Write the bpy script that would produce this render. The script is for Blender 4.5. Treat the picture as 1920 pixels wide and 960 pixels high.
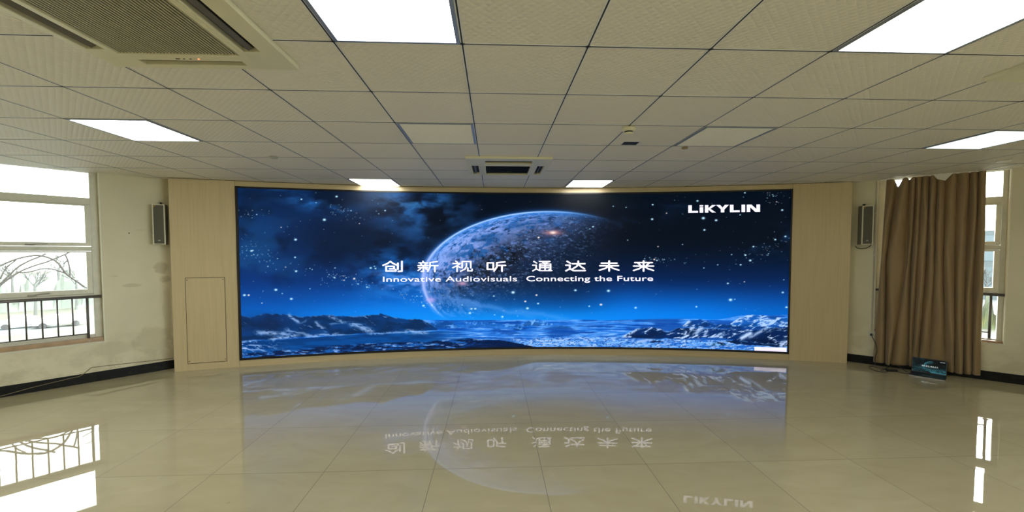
import bpy, bmesh, math, random
import numpy as np
from mathutils import Vector, Matrix
for o in list(bpy.data.objects): bpy.data.objects.remove(o, do_unlink=True)
sc = bpy.context.scene
COL = sc.collection
PI = math.pi
EYE = 1.5683            # height of the lens above the floor
CEIL = 2.5577           # height of the suspended ceiling
# ---------------------------------------------------------------- camera
cd = bpy.data.cameras.new('camera'); cam = bpy.data.objects.new('camera', cd); COL.objects.link(cam)
cd.sensor_fit = 'HORIZONTAL'; cd.sensor_width = 36.0; cd.lens = 36.0*775.71/1920.0
cd.shift_y = 25.24/1920.0; cd.clip_start = .05; cd.clip_end = 600
r_ = (0.9990243, -0.0441381, -0.0014797); f_ = (0.0440441, 0.9982341, -0.0398569); u_ = (0.0032363, 0.0397529, 0.9992043)
cam.matrix_world = Matrix(((r_[0], u_[0], -f_[0], 0), (r_[1], u_[1], -f_[1], 0), (r_[2], u_[2], -f_[2], EYE), (0, 0, 0, 1)))
sc.camera = cam
# ---------------------------------------------------------------- sky, daylight, exposure
SKY = 6.0
wd = bpy.data.worlds.new('sky'); sc.world = wd; wd.use_nodes = True
nt = wd.node_tree; nt.nodes.clear()
wo = nt.nodes.new('ShaderNodeOutputWorld'); bg = nt.nodes.new('ShaderNodeBackground')
tc = nt.nodes.new('ShaderNodeTexCoord'); sx = nt.nodes.new('ShaderNodeSeparateXYZ'); cr = nt.nodes.new('ShaderNodeValToRGB')
nt.links.new(tc.outputs['Generated'], sx.inputs[0]); nt.links.new(sx.outputs[2], cr.inputs[0])
cr.color_ramp.elements[0].position = 0.0; cr.color_ramp.elements[0].color = (.80, .88, .86, 1)
cr.color_ramp.elements[1].position = .5; cr.color_ramp.elements[1].color = (1, 1, .97, 1)
nt.links.new(cr.outputs[0], bg.inputs[0])
mr = nt.nodes.new('ShaderNodeMapRange'); nt.links.new(sx.outputs[0], mr.inputs[0])          # overcast, +X side brightened to lift the left walls
mr.inputs[1].default_value = -.8; mr.inputs[2].default_value = .9; mr.inputs[3].default_value = SKY*.78; mr.inputs[4].default_value = SKY*3.2
nt.links.new(mr.outputs[0], bg.inputs[1])
nt.links.new(bg.outputs[0], wo.inputs[0])
PANEL_LIGHT = 8.0       # radiance of the lit ceiling panels
LED = 0.86               # brightness of the video wall
sc.view_settings.view_transform = 'Standard'; sc.view_settings.look = 'None'
sc.view_settings.exposure = 0.35; sc.view_settings.gamma = 1.0; sc.view_settings.use_curve_mapping = False
sc.cycles.use_denoising = True
sc.cycles.max_bounces = 10; sc.cycles.diffuse_bounces = 6; sc.cycles.glossy_bounces = 5; sc.cycles.transparent_max_bounces = 12
sc.cycles.sample_clamp_indirect = 6.0
# ---------------------------------------------------------------- helpers: tags, materials, meshes
def tag(o, label=None, cat=None, group=None, kind=None):
    if label: o['label'] = label
    if cat: o['category'] = cat
    if group: o['group'] = group
    if kind: o['kind'] = kind
    return o
def thing(name, label, cat, M=None, group=None):
    o = bpy.data.objects.new(name, None); COL.objects.link(o); o.empty_display_size = .05
    if M is not None: o.matrix_world = M
    return tag(o, label, cat, group)
def copy_tree(o, parent=None):
    c = o.copy(); COL.objects.link(c)
    if parent: c.parent = parent
    for ch in list(o.children): copy_tree(ch, c)
    return c
def lin(c):
    return tuple(((x/255.)/12.92 if x/255. <= .04045 else ((x/255.+.055)/1.055)**2.4) for x in c)
class N:
    """a small node-graph writer"""
    def __init__(s, name):
        s.m = bpy.data.materials.new(name); s.m.use_nodes = True; s.t = s.m.node_tree; s.t.nodes.clear()
        s.out = s.t.nodes.new('ShaderNodeOutputMaterial')
    def n(s, typ, **k):
        x = s.t.nodes.new('ShaderNode'+typ)
        for a, b in k.items(): setattr(x, a, b)
        return x
    def l(s, a, b): s.t.links.new(a, b)
    def val(s, sock, v):
        if isinstance(v, bpy.types.NodeSocket): s.l(v, sock)
        else: sock.default_value = v
    def math(s, op, a, b=0.0, c=None):
        x = s.n('Math', operation=op); s.val(x.inputs[0], a); s.val(x.inputs[1], b)
        if c is not None: s.val(x.inputs[2], c)
        return x.outputs[0]
    def coord(s, which='Object'): return s.n('TexCoord').outputs[which]
    def mapping(s, v, scale=(1, 1, 1), loc=(0, 0, 0), rot=(0, 0, 0)):
        x = s.n('Mapping'); s.l(v, x.inputs[0]); x.inputs['Scale'].default_value = scale; x.inputs['Location'].default_value = loc; x.inputs['Rotation'].default_value = rot
        return x.outputs[0]
    def noise(s, v, scale, detail=4, rough=.5, dist=0):
        x = s.n('TexNoise'); s.l(v, x.inputs['Vector']); x.inputs['Scale'].default_value = scale; x.inputs['Detail'].default_value = detail
        x.inputs['Roughness'].default_value = rough; x.inputs['Distortion'].default_value = dist
        return x.outputs['Fac']
    def ramp(s, f, stops):
        x = s.n('ValToRGB'); s.l(f, x.inputs[0]); e = x.color_ramp.elements
        while len(e) < len(stops): e.new(.5)
        for i, (p, c) in enumerate(stops): e[i].position = p; e[i].color = (*c, 1) if len(c) == 3 else c
        return x.outputs[0]
    def mixc(s, f, a, b, mode='MIX'):
        x = s.n('Mix', data_type='RGBA', blend_type=mode); s.val(x.inputs[0], f); s.val(x.inputs[6], a if not isinstance(a, tuple) else (*a, 1)); s.val(x.inputs[7], b if not isinstance(b, tuple) else (*b, 1))
        return x.outputs[2]
    def bump(s, h, strength=.2, dist=.01, normal=None):
        x = s.n('Bump'); s.l(h, x.inputs['Height']); x.inputs['Strength'].default_value = strength; x.inputs['Distance'].default_value = dist
        if normal is not None: s.l(normal, x.inputs['Normal'])
        return x.outputs[0]
    def bsdf(s, color, rough=.5, metal=0., normal=None, **k):
        x = s.n('BsdfPrincipled'); s.val(x.inputs['Base Color'], (*color, 1) if isinstance(color, tuple) else color)
        s.val(x.inputs['Roughness'], rough); x.inputs['Metallic'].default_value = metal
        if normal is not None: s.l(normal, x.inputs['Normal'])
        for a, b in k.items(): s.val(x.inputs[a.replace('_', ' ')], b)
        s.l(x.outputs[0], s.out.inputs[0]); return x
def simple(name, color, rough=.5, metal=0., grain=.06, gscale=30, bump=0.0, **k):
    g = N(name); f = g.noise(g.coord(), gscale, 4, .6)
    lo = tuple(c*(1-grain) for c in color); hi = tuple(min(1, c*(1+grain)) for c in color)
    c = g.ramp(f, [(.3, lo), (.7, hi)])
    g.bsdf(c, rough, metal, g.bump(f, bump, .004) if bump else None, **k)
    return g.m
def emit(name, color, strength):
    g = N(name); x = g.n('BsdfPrincipled'); x.inputs['Base Color'].default_value = (.8, .8, .8, 1)
    x.inputs['Emission Color'].default_value = (*color, 1); x.inputs['Emission Strength'].default_value = strength
    x.inputs['Roughness'].default_value = .5; g.l(x.outputs[0], g.out.inputs[0]); return g.m
class MB:
    """collects geometry, then links it as one mesh object"""
    def __init__(s): s.v = []; s.f = []
    def add(s, vs, fs):
        b = len(s.v); s.v += [tuple(v) for v in vs]; s.f += [tuple(i+b for i in f) for f in fs]; return s
    def box(s, x0, y0, z0, x1, y1, z1):
        return s.add([(x0,y0,z0),(x1,y0,z0),(x1,y1,z0),(x0,y1,z0),(x0,y0,z1),(x1,y0,z1),(x1,y1,z1),(x0,y1,z1)],
                     [(0,3,2,1),(4,5,6,7),(0,1,5,4),(1,2,6,5),(2,3,7,6),(3,0,4,7)])
    def tube(s, pts, r, n=8, caps=True, r1=None):
        P = [Vector(p) for p in pts]; k = len(P); rings = []
        up = Vector((0, 0, 1))
        for i, p in enumerate(P):
            t = (P[min(i+1, k-1)]-P[max(i-1, 0)]).normalized()
            a = t.cross(up) if abs(t.dot(up)) < .95 else t.cross(Vector((1, 0, 0)))
            a.normalize(); b = t.cross(a)
            rr = r if r1 is None else r+(r1-r)*i/(k-1)
            rings.append([p+a*math.cos(2*PI*j/n)*rr+b*math.sin(2*PI*j/n)*rr for j in range(n)])
        vs = [v for R in rings for v in R]; fs = []
        for i in range(k-1):
            for j in range(n): fs.append((i*n+j, i*n+(j+1) % n, (i+1)*n+(j+1) % n, (i+1)*n+j))
        if caps: fs += [tuple(range(n-1, -1, -1)), tuple((k-1)*n+j for j in range(n))]
        return s.add(vs, fs)
    def lathe(s, prof, c=(0, 0, 0), n=28):
        vs = [(c[0]+r*math.cos(2*PI*j/n), c[1]+r*math.sin(2*PI*j/n), c[2]+z) for r, z in prof for j in range(n)]
        fs = [(i*n+j, i*n+(j+1) % n, (i+1)*n+(j+1) % n, (i+1)*n+j) for i in range(len(prof)-1) for j in range(n)]
        fs += [tuple(range(n-1, -1, -1)), tuple((len(prof)-1)*n+j for j in range(n))]
        return s.add(vs, fs)
    def plate(s, x0, y0, x1, y1, z0, z1, holes):
        xs = sorted({x0, x1, *[h[0] for h in holes], *[h[2] for h in holes]}); ys = sorted({y0, y1, *[h[1] for h in holes], *[h[3] for h in holes]})
        for a, b in zip(xs, xs[1:]):
            for c, d in zip(ys, ys[1:]):
                m = ((a+b)/2, (c+d)/2)
                if not any(h[0] < m[0] < h[2] and h[1] < m[1] < h[3] for h in holes): s.box(a, c, z0, b, d, z1)
        return s
    def obj(s, name, mat, parent=None, M=None, bevel=0, smooth=False, subd=0):
        me = bpy.data.meshes.new(name); me.from_pydata(s.v, [], s.f)
        bm = bmesh.new(); bm.from_mesh(me); bmesh.ops.remove_doubles(bm, verts=bm.verts, dist=1e-6)
        # drop the walls shared by neighbouring cells of a plate
        seen = {}
        for f in bm.faces:
            k = tuple(round(c, 5) for c in f.calc_center_median()); seen.setdefault(k, []).append(f)
        dead = [f for L in seen.values() if len(L) > 1 for f in L]
        if dead: bmesh.ops.delete(bm, geom=dead, context='FACES')
        bmesh.ops.recalc_face_normals(bm, faces=bm.faces)
        if bevel: bmesh.ops.bevel(bm, geom=[e for e in bm.edges if len(e.link_faces) == 2 and e.calc_face_angle(0) > .5], offset=bevel, segments=2, affect='EDGES', profile=.6)
        bm.to_mesh(me); bm.free()
        if smooth: me.polygons.foreach_set('use_smooth', [True]*len(me.polygons))
        me.materials.append(mat)
        o = bpy.data.objects.new(name, me); COL.objects.link(o)
        if parent is not None: o.parent = parent
        if M is not None and parent is None: o.matrix_world = M
        elif M is not None: o.matrix_basis = M
        if subd: md = o.modifiers.new('subdivision', 'SUBSURF'); md.levels = md.render_levels = subd
        return o
# local frames of the two slanted walls: x runs along the wall, y points OUT of the room, z is up
def frame(P, D, right_out):
    D = Vector((D[0], D[1], 0)).normalized(); O = Vector((-D.y, D.x, 0)) if right_out else Vector((D.y, -D.x, 0))
    return D, O
def wallM(P, D):
    D = Vector((D[0], D[1], 0)).normalized(); O = Vector((-D.y, D.x, 0))
    return Matrix(((D.x, O.x, 0, P[0]), (D.y, O.y, 0, P[1]), (0, 0, 1, 0), (0, 0, 0, 1)))
ML = wallM((-4.845, 5.295), (.935, 1.015))      # left wall: x grows towards the video wall
MR = wallM((5.33, 5.48), (.91, -.895))          # right wall: x grows away from the video wall
CX, CY, CR = .337, -9.139, 15.448               # axis and radius of the curved front wall
def arc(th, r=CR): a = math.radians(th); return (CX+r*math.sin(a), CY+r*math.cos(a))
GX, GY, GT = -.1448, 1.4058, .6                 # ceiling grid: origin and pitch
# ---------------------------------------------------------------- the picture shown on the video wall (painted with procedural noise)
def _h(ix,iy,s):
    n=(ix.astype(np.int64)*374761393+iy.astype(np.int64)*668265263+s*2147483647)&0xffffffff
    n=((n^(n>>13))*1274126177)&0xffffffff
    n=(n^(n>>16))&0xffffff
    return n.astype(np.float32)/16777215.
def vn(x,y,s=0):
    x0=np.floor(x);y0=np.floor(y);fx=x-x0;fy=y-y0
    fx=fx*fx*fx*(fx*(fx*6-15)+10);fy=fy*fy*fy*(fy*(fy*6-15)+10)
    x0=x0.astype(np.int64);y0=y0.astype(np.int64)
    a=_h(x0,y0,s);b=_h(x0+1,y0,s);c=_h(x0,y0+1,s);d=_h(x0+1,y0+1,s)
    return (a+(b-a)*fx)*(1-fy)+(c+(d-c)*fx)*fy
def fbm(x,y,o=5,s=0,g=.5):
    t=0;a=1;n=0
    for k in range(o):
        t=t+a*vn(x,y,s+k*17);n+=a;a*=g
        x,y=x*1.93+y*.31+7.3,y*1.93-x*.31+3.1
    return t/n
def rid(x,y,o=4,s=0,g=.55):
    t=0;a=1;n=0
    for k in range(o):
        t=t+a*(1-abs(2*vn(x,y,s+k*13)-1));n+=a;a*=g;x,y=x*2.03+5.2,y*2.03+1.7
    return t/n
def ss(a,b,x):
    t=np.clip((x-a)/(b-a),0,1);return t*t*(3-2*t)
def C(r,g,b): return np.array([r,g,b],np.float32)/255.
def mix(img,col,m):
    m=m[...,None];return img*(1-m)+col*m
def G(X,Y,x,y,sx,sy,a=0):
    c,s=np.cos(a),np.sin(a);u=(X-x)*c+(Y-y)*s;v=-(X-x)*s+(Y-y)*c
    return np.exp(-(u/sx)**2-(v/sy)**2)
def paint(X,Y):
    # colours are the picture shown by the LED wall, in display values
    shp=X.shape;I=np.zeros(shp+(3,),np.float32)
    # ---- space
    t=ss(350,600,Y)
    I[:]=C(0,9,24)
    I=mix(I,C(6,42,92),ss(900,470,X)*(1-.55*ss(.42,.62,fbm(X/90,Y/60,4,3)))*.95)
    I=mix(I,C(0,60,150),ss(440,600,Y)*.85)
    I=mix(I,C(0,120,232),ss(520,606,Y+16*np.exp(-((X-900)/260)**2))*(.55+.45*ss(470,760,X))*(1-.25*ss(1300,1480,X)))
    I=mix(I,C(10,150,250),ss(560,608,Y)*np.exp(-((X-900)/330)**2)*.8)
    # diagonal and cloud nebulae, and a painted sheen of the ceiling light
    n=fbm(X/55,Y/26,6,9);n2=fbm(X/22+n*2,Y/12,5,21)
    I=mix(I,C(36,104,180),ss(.32,.74,n)*G(X,Y,780,385,100,64,.5)*1.0)
    I=mix(I,C(60,140,215),ss(.36,.8,n2)*G(X,Y,775,380,60,35)*.7)
    I=mix(I,C(70,90,120),G(X,Y,700,360,45,32)*.55)  # grey sheen of the ceiling light on the screen, put into the picture
    I=mix(I,C(34,110,190),ss(.36,.7,fbm(X/40,Y/14,5,31))*G(X,Y,575,380,95,14,.32)*.85)
    I=mix(I,C(4,18,40),G(X,Y,500,370,60,22)*.55+G(X,Y,650,440,90,34)*.55)
    I=mix(I,C(16,74,132),ss(.4,.7,n)*G(X,Y,470,480,90,80)*.7)
    I=mix(I,C(24,120,215),ss(.18,.75,n2)*G(X,Y,745,520,70,50)*.95)
    I=mix(I,C(120,160,245),ss(.38,.72,fbm(X/30,Y/10,6,41,.6))*G(X,Y,765,535,55,20,.3)*.9)
    I=mix(I,C(26,80,140),ss(.5,.8,n)*(G(X,Y,1170,425,60,16,-.3)*.5+G(X,Y,1450,455,60,20,-.4)*.6+G(X,Y,1270,370,80,20)*.35))
    I=mix(I,C(12,30,30),G(X,Y,1110,370,60,14)*.5)
    # ---- planet
    px=(X-1030)/237.;py=(Y-525)/128.;r=np.sqrt(px*px+py*py)
    ins=ss(1.004,.99,r)
    # longitude-like stretch so the relief wraps around the globe
    z=np.sqrt(np.clip(1-r*r,0,1));gx=px/(.45+z*.55)*60;gy=py/(.45+z*.55)*46
    q=fbm(gx/13,gy/13,7,55,.66);q2=fbm(gx/4.5+q*2,gy/4.5,6,61,.7);rock=.5+1.5*(fbm(X/6+Y/12,Y/2.6-X/13,5,71,.7)-.5)+.35*(vn(X/2.3,Y/1.6,72)-.5)
    dd=(X-940)*.60+(Y-480)*.95        # distance across the terminator
    d=ss(70,-85,dd+60*(q-.5))
    base=I*.35+C(2,16,36)*.65
    P=base*np.ones_like(I)
    P=mix(P,C(34,52,84),ss(175,30,dd)*.55*(.3+1.1*rock)*ss(600,540,Y))
    P=mix(P,C(78,122,204),d*ss(.22,.52,q2))
    P=mix(P,C(140,166,240),d*ss(.36,.58,q2*.55+q*.45)*.95)
    P=mix(P,C(172,190,250),d*ss(10,-110,dd)*ss(.40,.58,q2)*.7)
    P=mix(P,C(26,92,168),ss(.56,.66,fbm(gx/6,gy/5,6,83,.6))*ss(60,-20,dd)*.8)
    P=mix(P,C(20,80,150),G(X,Y,915,446,26,8,-.1)*.75+G(X,Y,965,423,22,6,-.1)*.7+G(X,Y,850,477,12,6)*.6+G(X,Y,868,476,6,4)*.6)
    band=G(X,Y,935,492,95,30,-.60)
    P=P*(1-.70*(band*ss(.30,.6,rid(X/13,Y/7,4,91)))[...,None])
    P=mix(P,C(120,150,205),ss(.66,.86,rock)*ss(110,10,dd)*ss(-60,0,dd)*.8)
    P=mix(P,C(60,84,120),ss(.62,.84,rock)*ss(190,60,dd)*.35)
    haze=ss(520,610,Y)
    P=mix(P,I,haze*.86)
    P=mix(P,C(110,160,240),haze*ss(.44,.62,q2)*ss(960,820,X)*.75)
    rfade=ss(1190,1060,X)
    I=I*(1-(ins*rfade*(1-.9*ss(575,604,Y)))[...,None])+P*(ins*rfade*(1-.9*ss(575,604,Y)))[...,None]
    # limb light
    arc=ss(1165,1040,X)*ss(604,560,Y)
    top=ss(540,470,Y)
    dr=(r-1)
    glow=np.exp(-np.abs(dr)/.028)*(dr>0)+np.exp(-np.abs(dr)/.05)*(dr<=0)
    I=mix(I,C(30,130,235),np.clip(glow*arc*.75*(.35+.65*top),0,1)*(px<.62))
    I=mix(I,C(170,205,255),np.exp(-(dr/.011)**2)*arc*(.45+.55*ss(1120,980,X))*(px<.62))
    I=mix(I,C(160,170,250),np.exp(-(dr/.03)**2)*G(X,Y,800,520,30,60)*.6)
    # dust trails below the planet
    for (x0,y0,x1,y1,w,a) in ((880,566,1000,594,4,.55),(960,578,1075,600,4,.5),(830,555,900,575,7,.45),(800,568,828,596,2,.4)):
        L=np.hypot(x1-x0,y1-y0);u=((X-x0)*(x1-x0)+(Y-y0)*(y1-y0))/L/L;v=((X-x0)*(y1-y0)-(Y-y0)*(x1-x0))/L
        v=v+4*(fbm(X/25,Y/25,3,5)-.5)*2
        I=mix(I,C(110,165,245),.7*a*np.exp(-(v/(w*1.2))**2)*ss(-.15,.2,u)*ss(1.2,.7,u))
    I=mix(I,C(255,140,120),G(X,Y,1037,436,17,5)*.55);I=mix(I,C(255,235,225),G(X,Y,1037,436,6,2.6)*1.)
    I=mix(I,C(225,170,200),G(X,Y,867,531,9,4)*.8);I=mix(I,C(190,170,240),G(X,Y,808,562,9,5)*.8)
    # ---- stars
    rng=np.random.RandomState(5)
    S=[(554,449,3.2),(631,369,2.8),(565,374,2),(592,362,1.4),(504,396,1.3),(608,412,3.6),(553,482,2.2),(555,508,2.8),(517,543,3.4),(546,560,3.2),(529,550,1.6),(527,426,1.6),(539,425,1.4),(493,545,1.4),(581,541,1.6),(458,553,3.2),(466,553,2.4),(491,568,1.6),(722,395,2),(710,401,1.6),(658,395,1.8),(607,430,1.3),(502,499,1.8),(471,470,2.6),(474,469,1.8),(498,510,1.4),
       (695,502,2.6),(702,499,1.8),(704,503,2.2),(688,538,2),(627,520,2.2),(645,525,1.8),(649,520,1.6),(664,522,2.4),(671,532,1.8),(628,502,1.8),(794,573,3),(810,572,2),(881,587,3),(884,579,2.4),(891,579,2.4),(942,594,2.6),(962,548,4),(989,578,3.2),(1006,553,2.4),(1009,569,2.4),(985,565,2.4),(1079,544,3),(1127,571,3),(1105,574,2),(1141,545,3.6),(1223,524,2.2),(1192,577,2.8),(1370,562,4),(1378,561,1.6),(1306,575,2.2),(1365,531,2.4),(1468,548,2.6),(1475,576,2.8),
       (1224,384,2.2),(1223,411,2.8),(1308,377,2.6),(1319,409,3.8),(1343,413,3),(1321,431,2.6),(1397,362,2),(1467,394,2.6),(1388,403,1.8),(1150,387,1.8),(1174,389,1.6),(1250,400,1.8),(1265,376,1.4),(1177,450,1.6),(1234,462,1.8),(1280,458,1.6),(1372,477,1.8),(1389,496,2.2),(1454,449,2.4),(1473,443,2.4),(1398,478,2.4),(1407,488,3),(1413,462,2.2),(1346,496,1.8),(1320,502,1.8),(1470,524,1.6),(1396,528,1.8),(1307,542,1.4),(1227,486,2.2),(1232,488,2),(1112,425,2.2),(1106,429,1.8),(1010,445,2.4),(926,555,2)]
    for _ in range(170): S.append((rng.uniform(448,1480),rng.uniform(356,590),rng.uniform(.5,1.2)))
    def clus(n,x,y,sx,sy,a):
        for _ in range(n):
            u,v=rng.normal()*sx,rng.normal()*sy;S.append((x+u*np.cos(a)-v*np.sin(a),y+u*np.sin(a)+v*np.cos(a),rng.uniform(.6,1.6)))
    clus(60,480,470,30,9,.5);clus(45,655,522,28,5,.3);clus(40,640,395,28,6,.3);clus(45,790,562,30,7,.35);clus(40,1420,475,35,10,-.5);clus(25,1450,368,20,6,.1);clus(22,600,520,45,6,.3);clus(16,460,400,14,5,0);clus(25,1235,485,22,3,.1);clus(25,900,575,60,12,.2)
    if X.ndim==2:
        for x,y,s in S:
            if s<=0: continue
            c=np.abs(X[0 if True else 0]-x).argmin()
            j0=max(0,c-14);j1=min(X.shape[1],c+15)
            xx=X[:,j0:j1];yy=Y[:,j0:j1]
            rows=np.where(np.abs(yy[:,min(14,yy.shape[1]-1)]-y)<9)[0]
            if len(rows)==0: continue
            a,b=rows[0],rows[-1]+1
            xx=xx[a:b];yy=yy[a:b]
            s=s*.72;m=np.exp(-(((xx-x)/(s*1.05))**2+((yy-y)/(s*.75))**2))
            col=C(255,235,225) if (int(x)*7+int(y))%5==0 else C(190,235,255)
            if s<1.4: m=m*.75
            I[a:b,j0:j1]=mix(I[a:b,j0:j1],col,np.clip(m*(1.3 if s>1.1 else .8),0,1))
    # ---- far hazy plain
    hz=599+4*(fbm(X/60,X*0,3,7)-.5)-9*ss(1330,1400,X)+ -3*G(X,X*0,1280,0,60,1)
    g=ss(0,1.5,Y-hz)
    k=(Y-596)/62.
    st=rid(X/70,Y/3.2,4,101);sf=fbm(X/18,Y/2.6,4,111)
    L=C(14,92,196)*np.ones_like(I)
    L=mix(L,C(60,140,235),ss(.35,.7,st))
    L=mix(L,C(140,192,255),ss(.58,.80,st*.6+sf*.45)*(.45+.45*ss(.2,.6,k)))
    L=mix(L,C(8,66,156),ss(.44,.6,fbm(X/50,Y/6,6,121,.6))*.75)
    I=mix(I,L,g)
    # hazy cones on the plain
    def hill(I,pts,base,c0,cl,ang,seed,am=1.,soft=1.2,th=.62,den=1.):
        xs=[p[0] for p in pts];ys=[p[1] for p in pts]
        R=np.interp(X,xs,ys)+1.6*(fbm(X/7,X*0,3,seed)-.5)*2
        B=np.interp(X,[p[0] for p in base],[p[1] for p in base])+1.5*(fbm(X/12,X*0,3,seed+3)-.5)*2
        m=ss(0,soft,Y-R)*ss(0,soft,B-Y)*(X>xs[0])*(X<xs[-1])*am
        H=np.ones_like(I)*c0
        w=rid((X+Y*ang)/18,(Y-X*.12)/9,5,seed+7,.62)
        w2=fbm((X+Y*ang*1.3)/6,Y/6,4,seed+9)
        H=mix(H,c0*.55,ss(.35,.7,fbm(X/30,Y/12,4,seed+5))*.6)
        H=mix(H,cl,ss(th,th+.16,w*.7+w2*.38)*den)
        H=mix(H,cl,np.exp(-((Y-R-1)/1.3)**2)*.45*ss(.45,.6,w2))
        return mix(I,H,m)
    I=hill(I,[(802,604),(850,602),(900,603),(940,606),(990,610)],[(802,616),(990,614)],C(14,96,196),C(90,160,240),.3,201,.8)
    I=hill(I,[(975,611),(991,601),(1003,598),(1015,599),(1030,605),(1045,609)],[(975,612),(1045,611)],C(30,110,205),C(120,180,250),.3,211,.85)
    I=hill(I,[(960,618),(975,613),(990,619)],[(960,619),(990,619)],C(12,80,170),C(90,160,240),.3,213,.8)
    I=hill(I,[(1022,616),(1040,610),(1060,610),(1075,616)],[(1022,617),(1075,617)],C(16,92,190),C(90,160,240),.3,217,.75)
    # left range
    I=hill(I,[(446,590),(470,594),(499,587),(520,588),(542,590),(560,593),(600,592),(606,590),(618,590),(646,593),(680,592),(715,588),(726,590),(738,594),(762,598),(792,599),(802,604),(820,616)],
             [(446,640),(500,638),(560,633),(640,628),(720,625),(820,620)],C(8,58,120),C(150,190,250),-1.5,301,1,1.2,.80,.8)
    I=mix(I,C(10,34,74),G(X,Y,500,608,50,16)*.75)
    lo=ss(0,2,Y-np.interp(X,[446,560,640,720,830],[640,634,628,624,620]))*ss(900,780,X)
    W=np.ones_like(I)*C(4,72,146)
    W=mix(W,C(2,46,104),ss(.4,.65,fbm(X/50,Y/7,4,311))*.6)
    W=mix(W,C(170,200,255),ss(.66,.80,rid((X-Y*1.2)/22,Y/5,4,317))*ss(560,460,X)*.8)
    I=mix(I,W,lo)
    # bright drifts at the range's foot
    for (x0,y0,x1,y1,w,a) in ((480,624,545,626,3.5,.9),(505,636,560,630,3,.9),(535,618,580,629,2.6,.7),(575,630,640,627,2.2,.9),(590,604,612,622,3,.8),(540,590,560,606,3,.9),(615,592,642,604,3,.7),(618,607,650,605,2,.5),(655,606,700,622,4.5,.9),(690,627,760,622,2,.7),(760,622,802,626,3.5,.8),(446,641,478,640,2,.7),(446,653,462,655,4,.8),(560,608,575,600,2,.4)):
        L_=np.hypot(x1-x0,y1-y0);u=((X-x0)*(x1-x0)+(Y-y0)*(y1-y0))/L_/L_;v=((X-x0)*(y1-y0)-(Y-y0)*(x1-x0))/L_+2.6*(fbm(X/9,Y/9,3,15)-.5)*2
        I=mix(I,C(170,202,252),.8*a*np.exp(-(v/w)**2)*ss(-.15,.15,u)*ss(1.15,.85,u)*ss(.42,.56,rid((X-Y)/8,Y/3.2,4,331)))
    # broken rocky strip along the bottom left
    e=np.interp(X,[446,500,560,620,700,800,870,960],[664,659,654,648,643,640,633,640])
    b=ss(0,2,Y-e)*ss(1010,940,X)
    K=np.ones_like(I)*C(4,34,84)
    K=mix(K,C(30,104,190),ss(.50,.72,rid(X/26,Y/3.4,5,341,.62))*.8)
    K=mix(K,C(150,190,250),ss(.58,.74,fbm(X/10,Y/2.0,5,347))*.75)
    K=mix(K,C(3,24,62),ss(.44,.60,fbm(X/24,Y/3.5,5,351,.62))*.9)
    I=mix(I,K,b)
    # icy plain right of centre
    e=np.interp(X,[780,850,960,1100,1180,1480],[632,640,634,630,634,640])
    b=ss(0,3,Y-e)*ss(930,985,X)
    N=np.ones_like(I)*C(96,164,244)
    N=mix(N,C(20,96,200),ss(.42,.60,fbm(X/34,Y/4,6,361,.6))*.85)
    N=mix(N,C(176,208,255),ss(.50,.72,rid(X/24,Y/2.6,4,367)*.6+fbm(X/6,Y/2,3,369)*.4)*.85)
    N=mix(N,C(14,60,140),ss(.60,.70,fbm(X/3,Y/1.5,3,371))*.75)
    I=mix(I,N,b)
    # dark foreground hill
    R=np.interp(X,[855,880,910,940,975,1000,1024],[655,641,637,638,644,650,656])+1.5*(fbm(X/5,X*0,3,377)-.5)
    F=np.ones_like(I)*C(3,26,68);F=mix(F,C(14,70,150),ss(.55,.7,rid((X+Y*2)/14,Y/4,4,379))*.6*ss(940,870,X))
    I=mix(I,F,ss(0,1.5,Y-R)*(X>855)*(X<1024))
    # right ranges
    I=hill(I,[(1370,606),(1386,596),(1402,591),(1420,590),(1436,592),(1460,595),(1482,596)],[(1370,612),(1482,616)],C(20,92,184),C(170,205,255),1.4,401,1,1.2,.58)
    I=hill(I,[(1278,612),(1288,605),(1297,601),(1312,599),(1325,601),(1338,607),(1370,609),(1400,612),(1482,612)],[(1278,614),(1482,622)],C(10,66,146),C(150,195,250),1.4,411,1,1.2,.7)
    I=hill(I,[(1165,633),(1185,622),(1203,616),(1222,613),(1236,616),(1250,622),(1270,616),(1290,614),(1320,616),(1345,616),(1377,617),(1420,618),(1440,616),(1460,614),(1482,613)],
             [(1165,634),(1230,636),(1300,636),(1340,634),(1400,640),(1482,650)],C(5,44,104),C(185,212,255),1.6,421,1,1.2,.66)
    I=hill(I,[(1380,637),(1395,630),(1412,623),(1430,622),(1482,618)],[(1380,640),(1430,645),(1482,652)],C(4,34,84),C(195,220,255),1.5,431,1,1.2,.7)
    I=hill(I,[(1218,642),(1228,637),(1240,638),(1252,642)],[(1218,643),(1252,643)],C(5,36,90),C(120,180,240),1,441)
    I=hill(I,[(1326,648),(1338,642),(1350,641),(1366,648)],[(1326,649),(1366,649)],C(4,32,80),C(120,180,240),1,451)
    I=hill(I,[(1360,640),(1380,637),(1420,643),(1482,647)],[(1360,641),(1380,646),(1430,650),(1482,652)],C(4,32,80),C(120,180,240),1,461,1,1.2,.8)
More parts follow.
